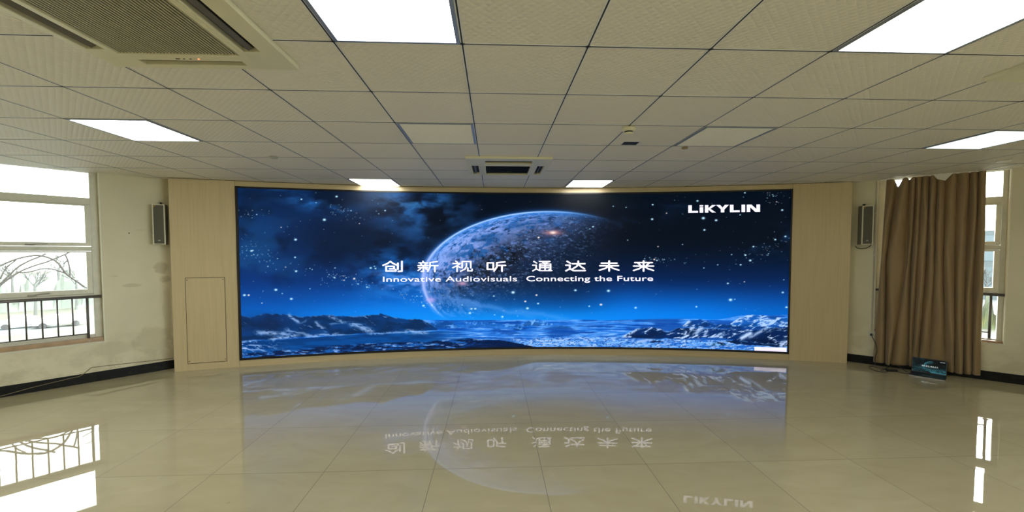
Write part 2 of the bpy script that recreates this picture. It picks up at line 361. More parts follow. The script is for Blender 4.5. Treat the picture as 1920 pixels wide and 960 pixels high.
    for (x0,y0,x1,y1,w,a) in ((1283,628,1302,612,4,.9),(1300,630,1318,614,3.5,.8),(1320,630,1330,616,2.5,.7),(1388,636,1410,624,4,1),(1405,634,1440,614,3,.7),(1462,650,1482,638,5,.9),(1167,633,1198,617,2.5,.9),(1280,611,1294,602,3,.9),(1195,640,1225,638,2.5,.7)):
        L_=np.hypot(x1-x0,y1-y0);u=((X-x0)*(x1-x0)+(Y-y0)*(y1-y0))/L_/L_;v=((X-x0)*(y1-y0)-(Y-y0)*(x1-x0))/L_
        I=mix(I,C(190,215,255),a*np.exp(-(v/w)**2)*ss(-.15,.15,u)*ss(1.15,.85,u)*ss(.38,.56,rid((X+Y)/6,(Y-X)/14,4,471)))
    return np.clip(I,0,1)
# ---------------------------------------------------------------- materials
def swap(mb): mb.v = [(x, z, y) for x, y, z in mb.v]; return mb
def plaster(name, col, stain, spots=()):
    g = N(name); c = g.coord('Object'); big = g.noise(c, 1.3, 5, .6); fine = g.noise(c, 60, 3, .6)
    base = g.mixc(g.ramp(big, [(.35, (0, 0, 0)), (.75, (1, 1, 1))]), col, tuple(x*.90 for x in col))
    # grime low down on the wall and smudges of its own shape
    s = g.n('SeparateXYZ'); g.l(c, s.inputs[0])
    low = g.math('MULTIPLY', g.ramp(s.outputs[2], [(.12, (1, 1, 1)), (.75, (0, 0, 0))]), g.ramp(g.noise(c, 2.6, 5, .65, .4), [(.45, (0, 0, 0)), (.62, (1, 1, 1))]))
    base = g.mixc(g.math('MULTIPLY', low, .45), base, stain)
    sm = g.ramp(g.noise(g.mapping(c, (1, 1, 2.2)), 3.1, 6, .6, .8), [(.66, (0, 0, 0)), (.74, (1, 1, 1))])
    base = g.mixc(g.math('MULTIPLY', sm, .4), base, stain)
    nz = g.noise(c, 7, 6, .65, .6)
    for sx_, sz_, rx, rz, am in spots:
        d = g.math('ADD', g.math('POWER', g.math('DIVIDE', g.math('SUBTRACT', s.outputs[0], sx_), rx), 2), g.math('POWER', g.math('DIVIDE', g.math('SUBTRACT', s.outputs[2], sz_), rz), 2))
        f = g.math('SUBTRACT', g.math('MULTIPLY', nz, 2.6), d)
        base = g.mixc(g.math('MULTIPLY', g.ramp(f, [(.35, (0, 0, 0)), (.9, (1, 1, 1))]), am), base, stain)
    g.bsdf(base, .75, 0, g.bump(fine, .12, .003)); return g.m
M_wall = plaster('wall_paint', (.69, .64, .47), (.36, .30, .19))
def laminate(name, grain_rot):
    g = N(name); c = g.coord('Object')
    v = g.mapping(c, (26, 26, .9) if not grain_rot else (.9, .9, 40))
    f = g.noise(v, 1.6, 5, .6, .3); w = g.noise(c, 1.1, 3)
    col = g.ramp(f, [(.25, (.545, .44, .25)), (.5, (.605, .495, .295)), (.8, (.65, .53, .325))])
    col = g.mixc(g.math('MULTIPLY', w, .25), col, (.44, .36, .22))
    g.bsdf(col, .42, 0, g.bump(f, .05, .002)); return g.m
M_lamv = laminate('beige_laminate_vertical', False); M_lamh = laminate('beige_laminate_horizontal', True)
def ceiling_mat():
    g = N('embossed_ceiling_tiles'); c = g.coord('Object')
    v = g.mapping(c, (1/GT, 1/GT, 1), (-GX/GT, -GY/GT, 0)); s = g.n('SeparateXYZ'); g.l(v, s.inputs[0])
    fl = g.n('VectorMath', operation='FLOOR'); g.l(v, fl.inputs[0]); wn = g.n('TexWhiteNoise'); g.l(fl.outputs[0], wn.inputs['Vector'])
    # pressed fish-scale relief, about 14 cells to a tile
    u = g.math('MULTIPLY', s.outputs[0], 14); t = g.math('MULTIPLY', s.outputs[1], 14)
    a = g.math('SINE', g.math('MULTIPLY', g.math('ADD', u, t), PI)); b = g.math('SINE', g.math('MULTIPLY', g.math('SUBTRACT', u, t), PI))
    h = g.math('MULTIPLY', a, b); h2 = g.math('ABSOLUTE', h)
    n1 = g.noise(c, 9, 4, .6)
    hh = g.math('ADD', g.math('MULTIPLY', h2, .8), g.math('MULTIPLY', n1, .5))
    col = g.mixc(g.math('MULTIPLY', wn.outputs[0], .5), (.81, .765, .66), (.74, .70, .60))
    col = g.mixc(g.math('MULTIPLY', g.noise(c, .7, 4), .35), col, (.71, .67, .57))
    g.bsdf(col, .6, 0, g.bump(hh, .5, .007)); return g.m
M_ceil = ceiling_mat()
def floor_mat():
    g = N('polished_floor_tiles'); c = g.coord('Object'); FT = .782
    v = g.mapping(c, (1/FT, 1/FT, 1), (.4391/FT, -2.966/FT, 0)); s = g.n('SeparateXYZ'); g.l(v, s.inputs[0])
    fl = g.n('VectorMath', operation='FLOOR'); g.l(v, fl.inputs[0]); wn = g.n('TexWhiteNoise'); wn.noise_dimensions = '2D'; g.l(fl.outputs[0], wn.inputs['Vector'])
    def line(x): return g.math('LESS_THAN', g.math('ABSOLUTE', g.math('SUBTRACT', g.math('FRACT', g.math('ADD', x, .5)), .5)), .0021)
    jt = g.math('MAXIMUM', line(s.outputs[0]), line(s.outputs[1]))
    vein = g.noise(g.mapping(c, (1, 2.4, 1), rot=(0, 0, .5)), 1.6, 7, .6, 1.2)
    base = g.ramp(vein, [(.3, (.47, .425, .28)), (.55, (.51, .465, .315)), (.8, (.55, .505, .355))])
    base = g.mixc(g.math('MULTIPLY', wn.outputs[0], .4), base, (.45, .40, .265))
    scuff = g.ramp(g.noise(g.mapping(c, (.8, 5, 1), rot=(0, 0, .35)), 2.2, 8, .7, 1.5), [(.66, (0, 0, 0)), (.76, (1, 1, 1))])
    base = g.mixc(g.math('MULTIPLY', scuff, .30), base, (.74, .71, .58))
    spot = g.ramp(g.noise(c, 7.5, 2, .4), [(.80, (0, 0, 0)), (.83, (1, 1, 1))])
    base = g.mixc(g.math('MULTIPLY', spot, .6), base, (.12, .10, .07))
    base = g.mixc(jt, base, (.10, .085, .055))
    # every tile lies a hair out of level
    sub = g.n('VectorMath', operation='SUBTRACT'); g.l(wn.outputs[1], sub.inputs[0]); sub.inputs[1].default_value = (.5, .5, .5)
    scl = g.n('VectorMath', operation='MULTIPLY'); g.l(sub.outputs[0], scl.inputs[0]); scl.inputs[1].default_value = (.0034, .0034, 0)
    wav = g.n('TexNoise'); g.l(c, wav.inputs['Vector']); wav.inputs['Scale'].default_value = 4.5; wav.inputs['Detail'].default_value = 1.5
    sw = g.n('VectorMath', operation='SUBTRACT'); g.l(wav.outputs['Color'], sw.inputs[0]); sw.inputs[1].default_value = (.5, .5, .5)
    s2 = g.n('VectorMath', operation='MULTIPLY'); g.l(sw.outputs[0], s2.inputs[0]); s2.inputs[1].default_value = (.0009, .0009, 0)
    ge = g.n('NewGeometry'); ad = g.n('VectorMath', operation='ADD'); g.l(ge.outputs['Normal'], ad.inputs[0]); g.l(scl.outputs[0], ad.inputs[1])
    a2 = g.n('VectorMath', operation='ADD'); g.l(ad.outputs[0], a2.inputs[0]); g.l(s2.outputs[0], a2.inputs[1])
    nm = g.n('VectorMath', operation='NORMALIZE'); g.l(a2.outputs[0], nm.inputs[0])
    rough = g.math('ADD', g.math('MULTIPLY', g.noise(c, 2.4, 6, .7), .006), g.math('ADD', g.math('MULTIPLY', scuff, .12), .0))
    rough = g.math('ADD', rough, g.math('MULTIPLY', jt, .5))
    g.bsdf(base, rough, 0, nm.outputs[0], IOR=1.62); return g.m
M_floor = floor_mat()
M_white = simple('white_window_frame', (.62, .60, .49), .4, 0, .05, 12)
M_bar = simple('ceiling_bar', (.74, .74, .70), .4, 0, .05, 10)
M_slot = simple('dark_slot', (.012, .012, .014), .7)
M_panel = emit('lit_ceiling_panel', (1.0, .985, .93), PANEL_LIGHT)
M_panel_dim = emit('greenish_lit_panel', (.86, .97, .90), .95)
M_unlit = simple('unlit_diffuser', (.90, .88, .76), .85, 0, .03)
M_alu = simple('grey_aluminium', (.30, .33, .38), .35, .5)
M_ac = simple('cream_plastic', (.70, .66, .46), .35, 0, .04, 8)
M_acd = simple('dark_cavity', (.006, .005, .004), .8)
M_louv = simple('louver_grey', (.13, .12, .09), .45)
M_slat = simple('grille_slat', (.40, .37, .25), .5)
M_marble = N('black_marble')
_c = M_marble.coord(); _v = M_marble.noise(M_marble.mapping(_c, (1, 1, 3)), 6, 8, .7, 2)
M_marble.bsdf(M_marble.ramp(_v, [(.5, (.008, .008, .008)), (.66, (.02, .018, .015)), (.76, (.10, .085, .065))]), .5, Specular_IOR_Level=.15); M_marble = M_marble.m
M_black = simple('black_plastic', (.012, .012, .013), .4)
M_rail = simple('painted_rail', (.13, .12, .115), .35, .3)
M_sill = simple('tan_stone_sill', (.40, .26, .14), .35, 0, .15, 8)
M_cloth_sp = simple('speaker_grille_cloth', (.105, .10, .075), .8, 0, .12, 300, .3)
M_spk = simple('speaker_cabinet', (.62, .60, .47), .45)
M_spk2 = simple('speaker_side', (.17, .16, .12), .55)
M_led_frame = simple('black_metal_frame', (.004, .004, .005), .45)
M_wood_gap = simple('dark_gap', (.03, .022, .012), .8)
M_conduit = simple('wall_conduit', (.46, .43, .32), .5)
M_silver = simple('silver_metal', (.45, .44, .42), .3, .8)
def glass_mat():
    g = N('window_glass'); a = g.n('BsdfTransparent'); a.inputs[0].default_value = (.96, .98, .97, 1); b = g.n('BsdfGlossy'); b.inputs['Roughness'].default_value = .02
    lw = g.n('Fresnel'); lw.inputs[0].default_value = 1.45; m = g.n('MixShader'); g.l(lw.outputs[0], m.inputs[0]); g.l(a.outputs[0], m.inputs[1]); g.l(b.outputs[0], m.inputs[2]); g.l(m.outputs[0], g.out.inputs[0]); return g.m
M_glass = glass_mat()
# ---------------------------------------------------------------- the room shell
EXT = 1.0
poly = [(-7.555, 2.353), (-3.76, 6.473), (4.26, 6.532), (7.683, 3.167), (7.683, -6.0), (-7.555, -6.0)]
def clip_seg(p, q, off=.0):
    """part of segment p-q inside the convex room outline"""
    t0, t1 = 0., 1.; dx, dy = q[0]-p[0], q[1]-p[1]; n = len(poly)
    for i in range(n):
        a, b = poly[i], poly[(i+1) % n]; ex, ey = b[0]-a[0], b[1]-a[1]; L = math.hypot(ex, ey); nx, ny = ey/L, -ex/L   # inward (clockwise outline)
        d0 = (p[0]-a[0])*nx+(p[1]-a[1])*ny-off; dd = dx*nx+dy*ny
        if abs(dd) < 1e-9:
            if d0 < 0: return None
            continue
        t = -d0/dd
        if dd > 0: t0 = max(t0, t)
        else: t1 = min(t1, t)
    if t1-t0 < 1e-3: return None
    return (p[0]+dx*t0, p[1]+dy*t0), (p[0]+dx*t1, p[1]+dy*t1)
def slab(name, z0, z1, mat, grow=.12):
    cx = sum(p[0] for p in poly)/6; cy = sum(p[1] for p in poly)/6
    P = [(x+grow*math.copysign(1, x-cx), y+grow*math.copysign(1, y-cy)) for x, y in poly]
    n = len(P); mb = MB(); mb.add([(x, y, z0) for x, y in P]+[(x, y, z1) for x, y in P], [tuple(range(n)), tuple(range(n, 2*n))]+[(i, (i+1) % n, n+(i+1) % n, n+i) for i in range(n)])
    return tag(mb.obj(name, mat), kind='structure')
slab('floor', -.12, 0, M_floor); slab('ceiling', CEIL, CEIL+.06, M_ceil)
WT = .24
M_wall_l = plaster('stained_wall_paint', (.69, .64, .47), (.36, .30, .19), ((.60, 1.38, .10, .09, .5), (.63, 1.22, .07, .06, .5), (.30, 1.16, .10, .03, .35), (.48, .42, .22, .22, .30), (.10, .38, .25, .10, .22), (.64, .8, .05, .5, .25)))
WL = (-1.90, .48, .022, CEIL); WR = (-.04, .455, 1.133, CEIL)          # window openings on the two slanted walls: x0, z0, x1, z1
tag(swap(MB().plate(-4.1, 0, 1.6, CEIL, 0, WT, [WL])).obj('wall_left', M_wall_l, M=ML), kind='structure')
tag(swap(MB().plate(-1.5, 0, 3.4, CEIL, 0, WT, [WR])).obj('wall_right', M_wall, M=MR), kind='structure')
tag(MB().box(-4.0, 6.5, 0, 4.5, 6.7, CEIL).obj('wall_back', M_wall), kind='structure')
# side and rear walls beyond the picture, with unseen windows sized to light the room
MS1 = Matrix(((0, -1, 0, -7.555), (1, 0, 0, 2.353), (0, 0, 1, 0), (0, 0, 0, 1)))      # x runs along +Y, y out to -X
MS2 = Matrix(((0, 1, 0, 7.683), (-1, 0, 0, 3.167), (0, 0, 1, 0), (0, 0, 0, 1)))
WS1 = (-6.4, .48, -1.4, CEIL); WS2 = (2.6, .48, 8.6, CEIL)
tag(swap(MB().plate(-8.36, 0, .1, CEIL, 0, WT, [WS1])).obj('wall_side_left', M_wall, M=MS1), kind='structure')
tag(swap(MB().plate(-.1, 0, 9.17, CEIL, 0, WT, [WS2])).obj('wall_side_right', M_wall, M=MS2), kind='structure')
tag(MB().box(-7.8, -6.2, 0, 7.9, -6.0, CEIL).obj('wall_rear', M_wall), kind='structure')
# daylight portals in the openings (they only steer sampling of the sky)
def portal(M, w, yo):
    ld = bpy.data.lights.new('daylight', 'AREA'); ld.shape = 'RECTANGLE'; ld.size = w[2]-w[0]; ld.size_y = w[3]-w[1]; ld.cycles.is_portal = True
    o = bpy.data.objects.new('daylight', ld); COL.objects.link(o)
    R = Matrix(((1, 0, 0, (w[0]+w[2])/2), (0, 0, 1, yo), (0, -1, 0, (w[1]+w[3])/2), (0, 0, 0, 1)))   # -Z of the lamp faces into the room
    R = Matrix(((1, 0, 0, (w[0]+w[2])/2), (0, 0, 1, yo), (0, 1, 0, (w[1]+w[3])/2), (0, 0, 0, 1)))
    o.matrix_world = M @ R
for M, w in ((ML, WL), (MR, WR), (MS1, WS1), (MS2, WS2)): portal(M, w, WT+.02)
# curved, laminate-faced front wall around the video wall
def curved(mb, t0, t1, z0, z1, r0, r1, n):
    vs = []; fs = []
    for k in range(n+1):
        t = t0+(t1-t0)*k/n
        for r in (r0, r1):
            x, y = arc(t, r)
            vs += [(x, y, z0), (x, y, z1)]
    for k in range(n):
        a, b = 4*k, 4*k+4
        fs += [(a, b, b+1, a+1), (a+2, a+3, b+3, b+2), (a, a+2, b+2, b), (a+1, b+1, b+3, a+3)]
    fs += [(0, 1, 3, 2), (4*n, 4*n+2, 4*n+3, 4*n+1)]
    return mb.add(vs, fs)
TL, TR, ZB, ZT = -14.42, 14.83, .091, 2.481
DL, DR, DB, DT = -14.30, 14.745, .121, 2.457
tag(curved(MB(), -17.20, TL-.012, 0, CEIL, CR, CR+.26, 10).obj('wall_front_left', M_lamv), kind='structure')
tag(curved(MB(), TR+.012, 17.545, 0, CEIL, CR, CR+.26, 10).obj('wall_front_right', M_lamv), kind='structure')
tag(curved(MB(), TL, TR, ZT, CEIL, CR, CR+.12, 90).obj('trim_1', M_lamh), kind='structure')
tag(curved(MB(), TL, TR, 0, ZB, CR, CR+.12, 90).obj('trim_2', M_lamh), kind='structure')
tag(curved(MB(), TL-.011, TL-.001, 0, CEIL, CR+.004, CR+.1, 1).obj('trim_3', M_wood_gap), kind='structure')
tag(curved(MB(), TR+.001, TR+.011, 0, CEIL, CR+.004, CR+.1, 1).obj('trim_4', M_wood_gap), kind='structure')
tag(curved(MB(), -17.2, 17.545, CEIL-.007, CEIL-.0005, CR-.006, CR, 90).obj('trim_5', simple('shadow_gap_bead', (.10, .08, .05), .7)), kind='structure')
# black baseboards
tag(MB().box(-4.1, -.016, 0, 1.1, 0, .118).obj('baseboard_left', M_marble, M=ML, bevel=.003), kind='structure')
tag(MB().box(-.9, -.016, 0, 3.4, 0, .112).obj('baseboard_right', M_marble, M=MR, bevel=.003), kind='structure')
# ---------------------------------------------------------------- ceiling grid
bars = MB(); slots = MB()
def bar(p, q):
    d = Vector((q[0]-p[0], q[1]-p[1], 0)); d.normalize(); w = Vector((-d.y, d.x, 0))
    for mb, hw, z in ((bars, .0105, .0022), (slots, .0034, .0028)):
        vs = []
        for P in (p, q):
            for sg in (-1, 1):
                c = Vector((P[0], P[1], 0))+w*hw*sg
                vs += [(c.x, c.y, CEIL-z), (c.x, c.y, CEIL+.001)]
        mb.add(vs, [(0, 1, 3, 2), (4, 6, 7, 5), (0, 4, 5, 1), (2, 3, 7, 6), (0, 2, 6, 4), (1, 5, 7, 3)])
for i in range(-13, 14):
    x = GX+GT*i; s_ = clip_seg((x, -7), (x, 7.5), .02)
    if s_: bar(*s_)
for j in range(-12, 9):
    y = GY+GT*j; s_ = clip_seg((-9, y), (9, y), .02)
    if s_: bar(*s_)
tag(bars.obj('trim_6', M_bar), kind='structure'); tag(slots.obj('trim_7', M_slot), kind='structure')
# ---------------------------------------------------------------- ceiling lights
def ceil_light(i, j, mat, label, cat='ceiling light', group=None):
    x, y = GX+GT*(i+.5), GY+GT*(j+.5)
    t = thing('ceiling_light', label, cat, Matrix.Translation((x, y, CEIL-.004)), group)
    MB().plate(-.29, -.29, .29, .29, -.004, .003, [(-.272, -.281, .272, .281)]).obj('frame', M_alu, t, bevel=.001)
    MB().box(-.273, -.282, -.001, .273, .282, .0025).obj('diffuser', mat, t)
    return t
G1 = 'lit square ceiling panels'
ceil_light(-1, 0, M_panel, 'large bright white square ceiling panel at the top, right of the big air conditioner')
ceil_light(3, 0, M_panel, 'large bright white ceiling panel cut by the top right edge of the photo')
ceil_light(-5, 3, M_panel, 'bright square ceiling panel on the left, below the big air conditioner')
ceil_light(-3, 7, M_panel, 'small lit ceiling panel touching the laminate strip above the left half of the screen')
ceil_light(2, 7, M_panel, 'small lit ceiling panel touching the laminate strip right of the far air conditioner')
ceil_light(7, 3, M_panel_dim, 'pale greenish lit ceiling panel at the right edge above the curtain')
ceil_light(-1, 3, M_unlit, 'unlit pale ceiling panel just in front of the far air conditioner')
ceil_light(3, 3, M_unlit, 'unlit grey ceiling panel to the right of the smoke detector')
for i in (-9, -5, 7):
    ceil_light(i, 0, M_panel, 'lit square ceiling panel outside the picture beside the viewer', group='lit panels near the viewer outside the picture')
for i in (-9, -5, -1, 3, 7):
    for j in (-5, -9): ceil_light(i, j, M_panel, 'lit square ceiling panel outside the picture behind the viewer', group='lit panels behind the viewer')
# ---------------------------------------------------------------- ceiling air conditioners
def cassette(cx, cy, half, label, rot=0, lamp=False, ox=0., oy=0.):
    t = thing('air_conditioner', label, 'air conditioner', Matrix.Translation((cx, cy, CEIL)))
    k = half/.47; H = .026
    sl = [(.325*k, -.255*k, .405*k, .255*k), (-.405*k, -.255*k, -.325*k, .255*k), (-.255*k, .36*k, .255*k, .412*k), (-.255*k, -.405*k, .255*k, -.345*k)]
    sl = [(a+ox, b+oy, c+ox, d+oy) for a, b, c, d in sl]
    gx, gy, gh = ox, oy, .285*k
    if rot:
        sl = [(.33, -.10, .405, .385), (-.405, -.10, -.33, .385), (-.25, -.335, .25, -.20)]; gx, gy, gh = 0, .145, .25
    MB().plate(-half, -half, half, half, -H, 0, sl+[(gx-gh, gy-gh, gx+gh, gy+gh)]).obj('panel', M_ac, t, bevel=.004)
    MB().box(-.42*k, -.42*k, -.003, .42*k, .42*k, -.0005).obj('cavity', M_acd, t)
    GM = Matrix.Translation((gx, gy, 0)); w_ = gh+.025*k
    MB().plate(-w_, -w_, w_, w_, -H-.004, -H, [(-gh-.002, -gh-.002, gh+.002, gh+.002)]).obj('grille_frame', M_ac, t, M=GM, bevel=.0015)
    g = MB()
    if rot:
        for a in range(5):
            u = -gh+2*gh*(a+.5)/5
            g.add([(-gh, u-.034, -H+.001), (gh, u-.034, -H+.001), (gh, u+.006, -.008), (-gh, u+.006, -.008), (-gh, u-.030, -H+.001), (gh, u-.030, -H+.001), (gh, u+.010, -.008), (-gh, u+.010, -.008)], [(0,1,2,3),(4,7,6,5),(0,4,5,1),(1,5,6,2),(2,6,7,3),(3,7,4,0)])
        g.obj('grille', simple('dark_grille_blade', (.13, .13, .12), .5), t, M=GM)
    else:
        n = 36
        for a in range(n):
            u = -gh+2*gh*(a+.5)/n; g.box(u-.0034*k, -gh, -H, u+.0034*k, gh, -H+.010)
        g.obj('grille', M_slat, t, M=GM)
    for a, (x0, y0, x1, y1) in enumerate(sl):
        m = MB(); q = .009*k
        if a < 2:
            c = (x0+x1)/2; m.add([(c-q*1.6, y0+.006, -H+.004), (c+q*.9, y0+.006, -.010), (c+q*.9, y1-.006, -.010), (c-q*1.6, y1-.006, -H+.004), (c-q*1.6, y0+.006, -H+.007), (c+q*.9, y0+.006, -.007), (c+q*.9, y1-.006, -.007), (c-q*1.6, y1-.006, -H+.007)], [(0,1,2,3),(4,7,6,5),(0,4,5,1),(1,5,6,2),(2,6,7,3),(3,7,4,0)])
        else:
            c = (y0+y1)/2; m.add([(x0+.006, c-q*1.6, -H+.004), (x0+.006, c+q*.9, -.010), (x1-.006, c+q*.9, -.010), (x1-.006, c-q*1.6, -H+.004), (x0+.006, c-q*1.6, -H+.007), (x0+.006, c+q*.9, -.007), (x1-.006, c+q*.9, -.007), (x1-.006, c-q*1.6, -H+.007)], [(0,1,2,3),(4,7,6,5),(0,4,5,1),(1,5,6,2),(2,6,7,3),(3,7,4,0)])
        m.obj('louver', M_louv, t)
    if lamp:
        MB().lathe([(.004, -H-.002), (.004, -H+.001)], (.055+ox, .332+oy, 0), 12).obj('indicator_lamp', emit('red_lamp', (1, .12, .05), 3), t)
        for a, b in ((-.055, -.035), (-.02, -.012), (.012, .02)): MB().box(a+ox, .329+oy, -H-.0015, b+ox, .335+oy, -H+.001).obj('button', M_slot, t)
    return t
cassette(-1.484, 1.805, .463, 'big cream ceiling air conditioner at the top left with a red indicator dot', lamp=True, ox=-.03, oy=.022)
cassette(.163, 4.73, .45, 'far ceiling air conditioner above the middle of the screen', rot=1)
cassette(3.235, 1.80, .463, 'cream ceiling air conditioner corner cut off by the right edge of the photo')
# ---------------------------------------------------------------- small things on the ceiling
t = thing('smoke_detector', 'round cream smoke detector with a dark slotted nose hanging from the ceiling', 'smoke detector', Matrix.Translation((1.07, 3.27, CEIL)))
MB().lathe([(.052, 0), (.056, -.010), (.052, -.022), (.040, -.030)]).obj('base', M_ac, t, smooth=True)
MB().lathe([(.031, -.030), (.033, -.042)]).obj('slots', M_slot, t)
MB().lathe([(.036, -.042), (.034, -.048), (.018, -.054), (.002, -.055)]).obj('cap', M_ac, t, smooth=True)
t = thing('ceiling_vent', 'small dark rectangular opening in the ceiling behind the smoke detector', 'vent', Matrix.Translation((1.235, 3.73, CEIL)))
MB().plate(-.078, -.064, .078, .064, -.003, .0, [(-.07, -.056, .07, .056)]).obj('rim', M_bar, t)
MB().box(-.0699, -.0559, -.0015, .0699, .0559, .0).obj('opening', M_slot, t)
t = thing('ceiling_sensor', 'small round dome on a ceiling bar above the left part of the screen', 'sensor', Matrix.Translation((-2.25, 4.385, CEIL-.002)))
MB().lathe([(.040, 0), (.042, -.008), (.030, -.016), (.006, -.019)]).obj('dome', simple('grey_plastic', (.42, .42, .36), .4), t, smooth=True)
t = thing('ceiling_sensor', 'tiny brownish disc on the ceiling just behind the unlit panel right of the smoke detector', 'sensor', Matrix.Translation((1.80, 3.86, CEIL)))
MB().lathe([(.028, 0), (.030, -.008), (.022, -.013)]).obj('disc', simple('brown_plastic', (.28, .20, .09), .5), t, smooth=True)
t = thing('ceiling_sensor', 'white plate added for a bright sliver on the ceiling near the right hand window', 'sensor', Matrix.Translation((5.50, 4.27, CEIL)) @ Matrix.Rotation(-.78, 4, 'Z'))
MB().box(-.055, -.02, -.014, .055, .02, 0).obj('plate', simple('sliver_white', (.8, .78, .68), .3), t, bevel=.003)  # white plate stands in for a bright sliver of light
t = tag(MB().add([(.47, -.16, CEIL-.003), (.65, -.18, CEIL-.006), (.58, -.17, 2.462), (.51, -.16, 2.49), (.47, -.152, CEIL-.003), (.65, -.172, CEIL-.006), (.58, -.162, 2.462), (.51, -.152, 2.49)], [(0,1,2,3),(4,7,6,5),(0,4,5,1),(1,5,6,2),(2,6,7,3),(3,7,4,0)]).obj('ceiling_tile', M_ceil, M=MR), 'broken corner of a ceiling tile sagging over the top of the curtain', 'ceiling tile')
# ---------------------------------------------------------------- windows
def win(name, M, x0, x1, z0, left, mull=()):
    """left=True: the picture shows its x1 end"""
    y0, y1 = .09, .15
    w = thing(name, None, None, M); w['kind'] = 'structure'
    F = MB(); e = .07 if left else .045
    F.box(x1-e, y0, z0, x1, y1, CEIL); F.box(x0, y0, z0, x0+(e if left else .115), y1, CEIL)
    e0 = e if left else .115
    for a, b in ((z0, z0+.095 if left else z0+.045), (1.037, 1.075), (1.60, 1.655), (2.165, 2.248)): F.box(x0+e0, y0+.001, a, x1-e, y1-.001, b)
    for m in mull: F.box(m-.04, y0, z0, m+.04, y1, CEIL)
    F.obj('window_frame', M_white, w, bevel=.004)
    edges = [x0+e0, *[v for m in mull for v in (m-.04, m+.04)], x1-e]
    for a, b in zip(edges[::2], edges[1::2]):
        for z_, t_ in ((1.077, 1.598), (1.657, 2.163)):
            sv = .046; st = .05 if z_ < 1.5 else .045
            s = swap(MB().plate(a+.003, z_, b-.003, t_, y0-.018, y0+.03, [(a+.003+sv, z_+(.056 if z_ < 1.5 else .045), b-.003-sv, t_-.018 if z_ < 1.5 else t_-.016)])).obj('sash', M_white, w, bevel=.004)
            MB().box(a+.04, y0+.004, z_+.03, b-.04, y0+.010, t_-.01).obj('pane', M_glass, s)
            c = (a+b)/2
            if left: MB().tube([(x1-.56, y0-.03, z_+.004), (x1-.53, y0-.035, z_+.022), (x1-.43, y0-.028, z_+.03)], .007).tube([(x1-.60, y0-.026, z_+.012), (x1-.53, y0-.03, z_+.012)], .010).obj('stay', M_silver, s)
        MB().box(a-.01, y0+.03, z0+.03, b+.01, y0+.036, 1.045).obj('pane', M_glass, w)
        MB().box(a-.01, y0+.03, 2.24, b+.01, y0+.036, CEIL-.002).obj('pane', M_glass, w)
    MB().box(x0+.001, .004, z0-.001, x1-.001, WT-.01, z0+.018).obj('window_sill', M_sill, w)
    MB().box(x0+.002, .022, z0+.016, x1-.002, y0+.001, z0+.054 if left else z0+.03).obj('sill_riser', M_sill, w)
    MB().box(x0, -.006, z0-.012, x1+.004, .004, z0+.006).obj('sill_highlight', M_white, w)  # white strip stands in for the bright highlight along the sill
    return w
win('window_1', ML, WL[0], WL[2], WL[1], True); win('window_2', MR, WR[0], WR[2], WR[1], False)
win('window_3', MS1, WS1[0], WS1[2], WS1[1], True, (-4.7, -3.0)); win('window_4', MS2, WS2[0], WS2[2], WS2[1], False, (4.6, 6.6))  # unseen side windows, sized for the daylight they let in
tag(MB().box(.0225, -.004, .475, .034, .003, CEIL-.002).obj('trim_8', simple('window_reveal_bead', (.74, .72, .58), .4), M=ML), kind='structure')
tag(MB().box(-.052, -.004, .45, -.0405, .003, CEIL-.002).box(1.1335, -.004, .45, 1.145, .003, CEIL-.002).obj('trim_9', simple('window_reveal_bead_pale', (.74, .70, .55), .4), M=MR), kind='structure')
def railing(M, x0, x1, post, zt, zb, label, ext):
    t = thing('railing', label, 'railing', M); y = .045
    MB().tube([(x0, y, zt), (x1, y, zt)], .0165, 12).lathe([(.03, 0), (.03, .004)], (x1-.012, y, zt), 12).obj('top_rail', M_rail, t, smooth=True)
    a, b = ext
    MB().tube([(a, y, zb), (b, y, zb)], .008).obj('bottom_rail', M_rail, t, smooth=True)
    for p in post:
        pr = MB().tube([(p, y, .50), (p, y, zt)], .013, 10).obj('post', M_rail, t, smooth=True)
        MB().lathe([(.030, .499), (.030, .506), (.018, .514)], (p, y, 0), 16).obj('foot_plate', M_silver, pr)
    n = int((b-a)/.121)
    for k in range(1, n+1):
        x = post[0]-.126*k if ext[1] > 0 else post[0]-.1215*k-.004
        if x < a+.02 or any(abs(x-p) < .03 for p in post): continue
        MB().tube([(x, y, zb), (x, y, zt)], .0075).obj('baluster', M_rail, t, smooth=True)
railing(ML, WL[0], WL[2]-.006, (-.108, -1.80), 1.040, .590, 'dark metal railing across the big window on the left', (-1.80, -.108))
railing(MR, WR[0], WR[2]-.004, (1.024, .08), 1.050, .584, 'metal railing across the window half hidden by the curtain on the right', (.08, 1.024))
# ---------------------------------------------------------------- access panel in the front wall
t = thing('access_panel', 'flush rectangular access panel in the beige wall left of the screen', 'access panel')
curved(MB(), -16.655, -14.97, .090, 1.247, CR-.0012, CR+.0005, 8).obj('gap', M_wood_gap, t)
curved(MB(), -16.630, -14.993, .0975, 1.2405, CR-.004, CR, 8).obj('door', M_lamv, t)
for a in (-16.57, -15.05):
    for z in (.125, 1.215):
        x, y = arc(a, CR-.004); MB().box(x-.005, y-.002, z-.005, x+.005, y+.001, z+.005).obj('screw', M_slot, t)
